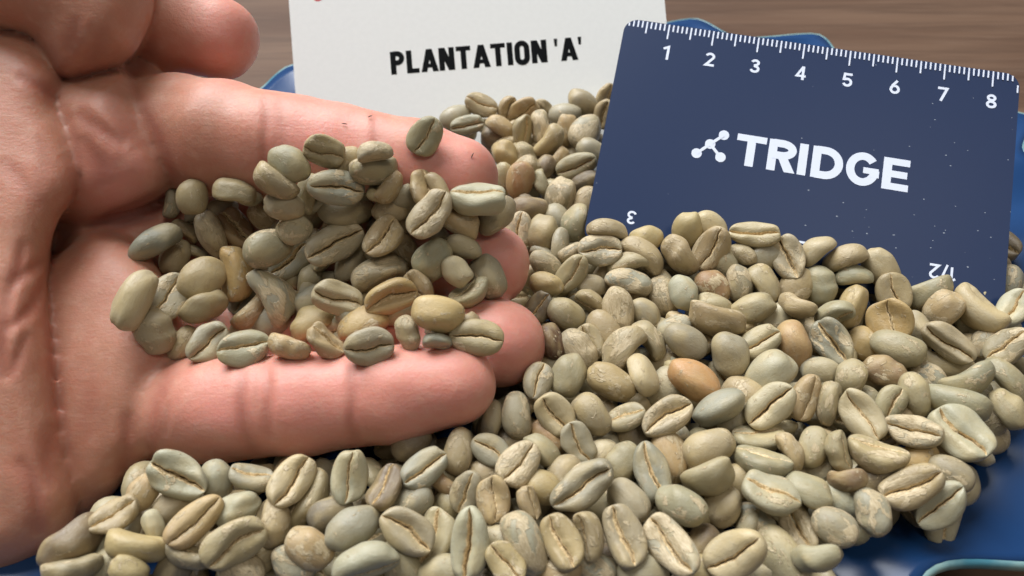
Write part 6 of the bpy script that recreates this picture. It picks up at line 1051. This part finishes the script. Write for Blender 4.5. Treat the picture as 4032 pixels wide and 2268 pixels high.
for i, (loc, q, d, colr, var, inhand, lay, label) in enumerate(BEAN_TABLE):
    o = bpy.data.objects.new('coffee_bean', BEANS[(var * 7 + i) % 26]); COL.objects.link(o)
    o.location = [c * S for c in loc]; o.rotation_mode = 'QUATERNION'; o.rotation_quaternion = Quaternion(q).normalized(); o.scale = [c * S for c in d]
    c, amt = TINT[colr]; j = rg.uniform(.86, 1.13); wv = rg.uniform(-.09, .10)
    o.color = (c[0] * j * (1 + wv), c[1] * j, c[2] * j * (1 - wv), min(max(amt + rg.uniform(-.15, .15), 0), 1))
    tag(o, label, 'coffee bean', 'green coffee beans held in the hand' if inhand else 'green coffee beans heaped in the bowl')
LOW = [bean_data(300 + k, 12, 11, 7) for k in range(5)]
def heap(name, items, label, lmin=7.6, lmax=9.3):
    V = []; Fc = []; C = []; T = []; n = 0
    for loc, q, _ in items:
        v, f, c = LOW[rg.randrange(5)]; L = rg.uniform(lmin, lmax)
        Rm = np.array(Quaternion(q).normalized().to_matrix()); w = (v * np.array([L, L * .74, L * .43])) @ Rm.T + np.array(loc)
        V.append(w); Fc += [tuple(a + n for a in t) for t in f]; C.append(c); n += len(v)
        t = TINT[rg.choice('ggkkyydps')][0]; T.append(np.tile([*t, 1.0], (len(v), 1)))
    o = mesh_obj(name, np.concatenate(V), Fc, M['deep'])
    a = o.data.attributes.new('crease', 'FLOAT', 'POINT'); a.data.foreach_set('value', np.concatenate(C).astype(np.float32))
    a = o.data.attributes.new('tint', 'FLOAT_COLOR', 'POINT'); a.data.foreach_set('color', np.concatenate(T).astype(np.float32).ravel())
    tag(o, label, 'coffee beans', kind='stuff')
heap('bean_heap', [f for f in FILL_TABLE if not f[2]], 'mass of green coffee beans filling the bowl below the top layer')
heap('bean_handful', [f for f in FILL_TABLE if f[2]], 'mass of green coffee beans deep in the cupped palm', 7.2, 8.4)
# specks of chaff clinging to the index finger
for k, (u, v, ang, ln, where) in enumerate(((931, 292, 20, .9, 'nearest the paper card'), (867, 311, -8, 1.1, 'beside the finger joint'), (1188, 391, 65, 1.2, 'near the fingertip'))):
    dd = (uv[:, 0] - u) ** 2 + (uv[:, 1] - v) ** 2; c = np.where((dd < 90) & (front > .3))[0]
    if not len(c): c = np.array([dd.argmin()])
    c = c[HV[c, 2].argmin()]; z = HV[c, 2] - .12; pc = np.array([(u - 1288.0) / FPX * z, (v - 724.5) / FPX * z, z])
    ca, sa = math.cos(math.radians(ang)), -math.sin(math.radians(ang)); ax = np.array([ca, sa, 0]); ay = np.array([-sa, ca, 0]); az = np.array([0, 0, 1.0])
    V = []; Fc = []
    for t, w in ((-1, .2), (-.5, .9), (.1, 1.0), (.6, .7), (1, .15)):
        for j in range(6):
            a_ = j * math.pi / 3; V.append(to_world(pc + ax * t * ln / 2 + (ay * math.cos(a_) + az * math.sin(a_)) * .10 * w + ay * .06 * t * t))
    Fc = [(i * 6 + j, i * 6 + (j + 1) % 6, i * 6 + 6 + (j + 1) % 6, i * 6 + 6 + j) for i in range(4) for j in range(6)] + [tuple(range(5, -1, -1)), tuple(range(24, 30))]
    tag(mesh_obj('chaff_speck', V, Fc, M['chaff']), 'tiny dark speck of chaff on the index finger ' + where, 'chaff', 'specks of chaff on the index finger')
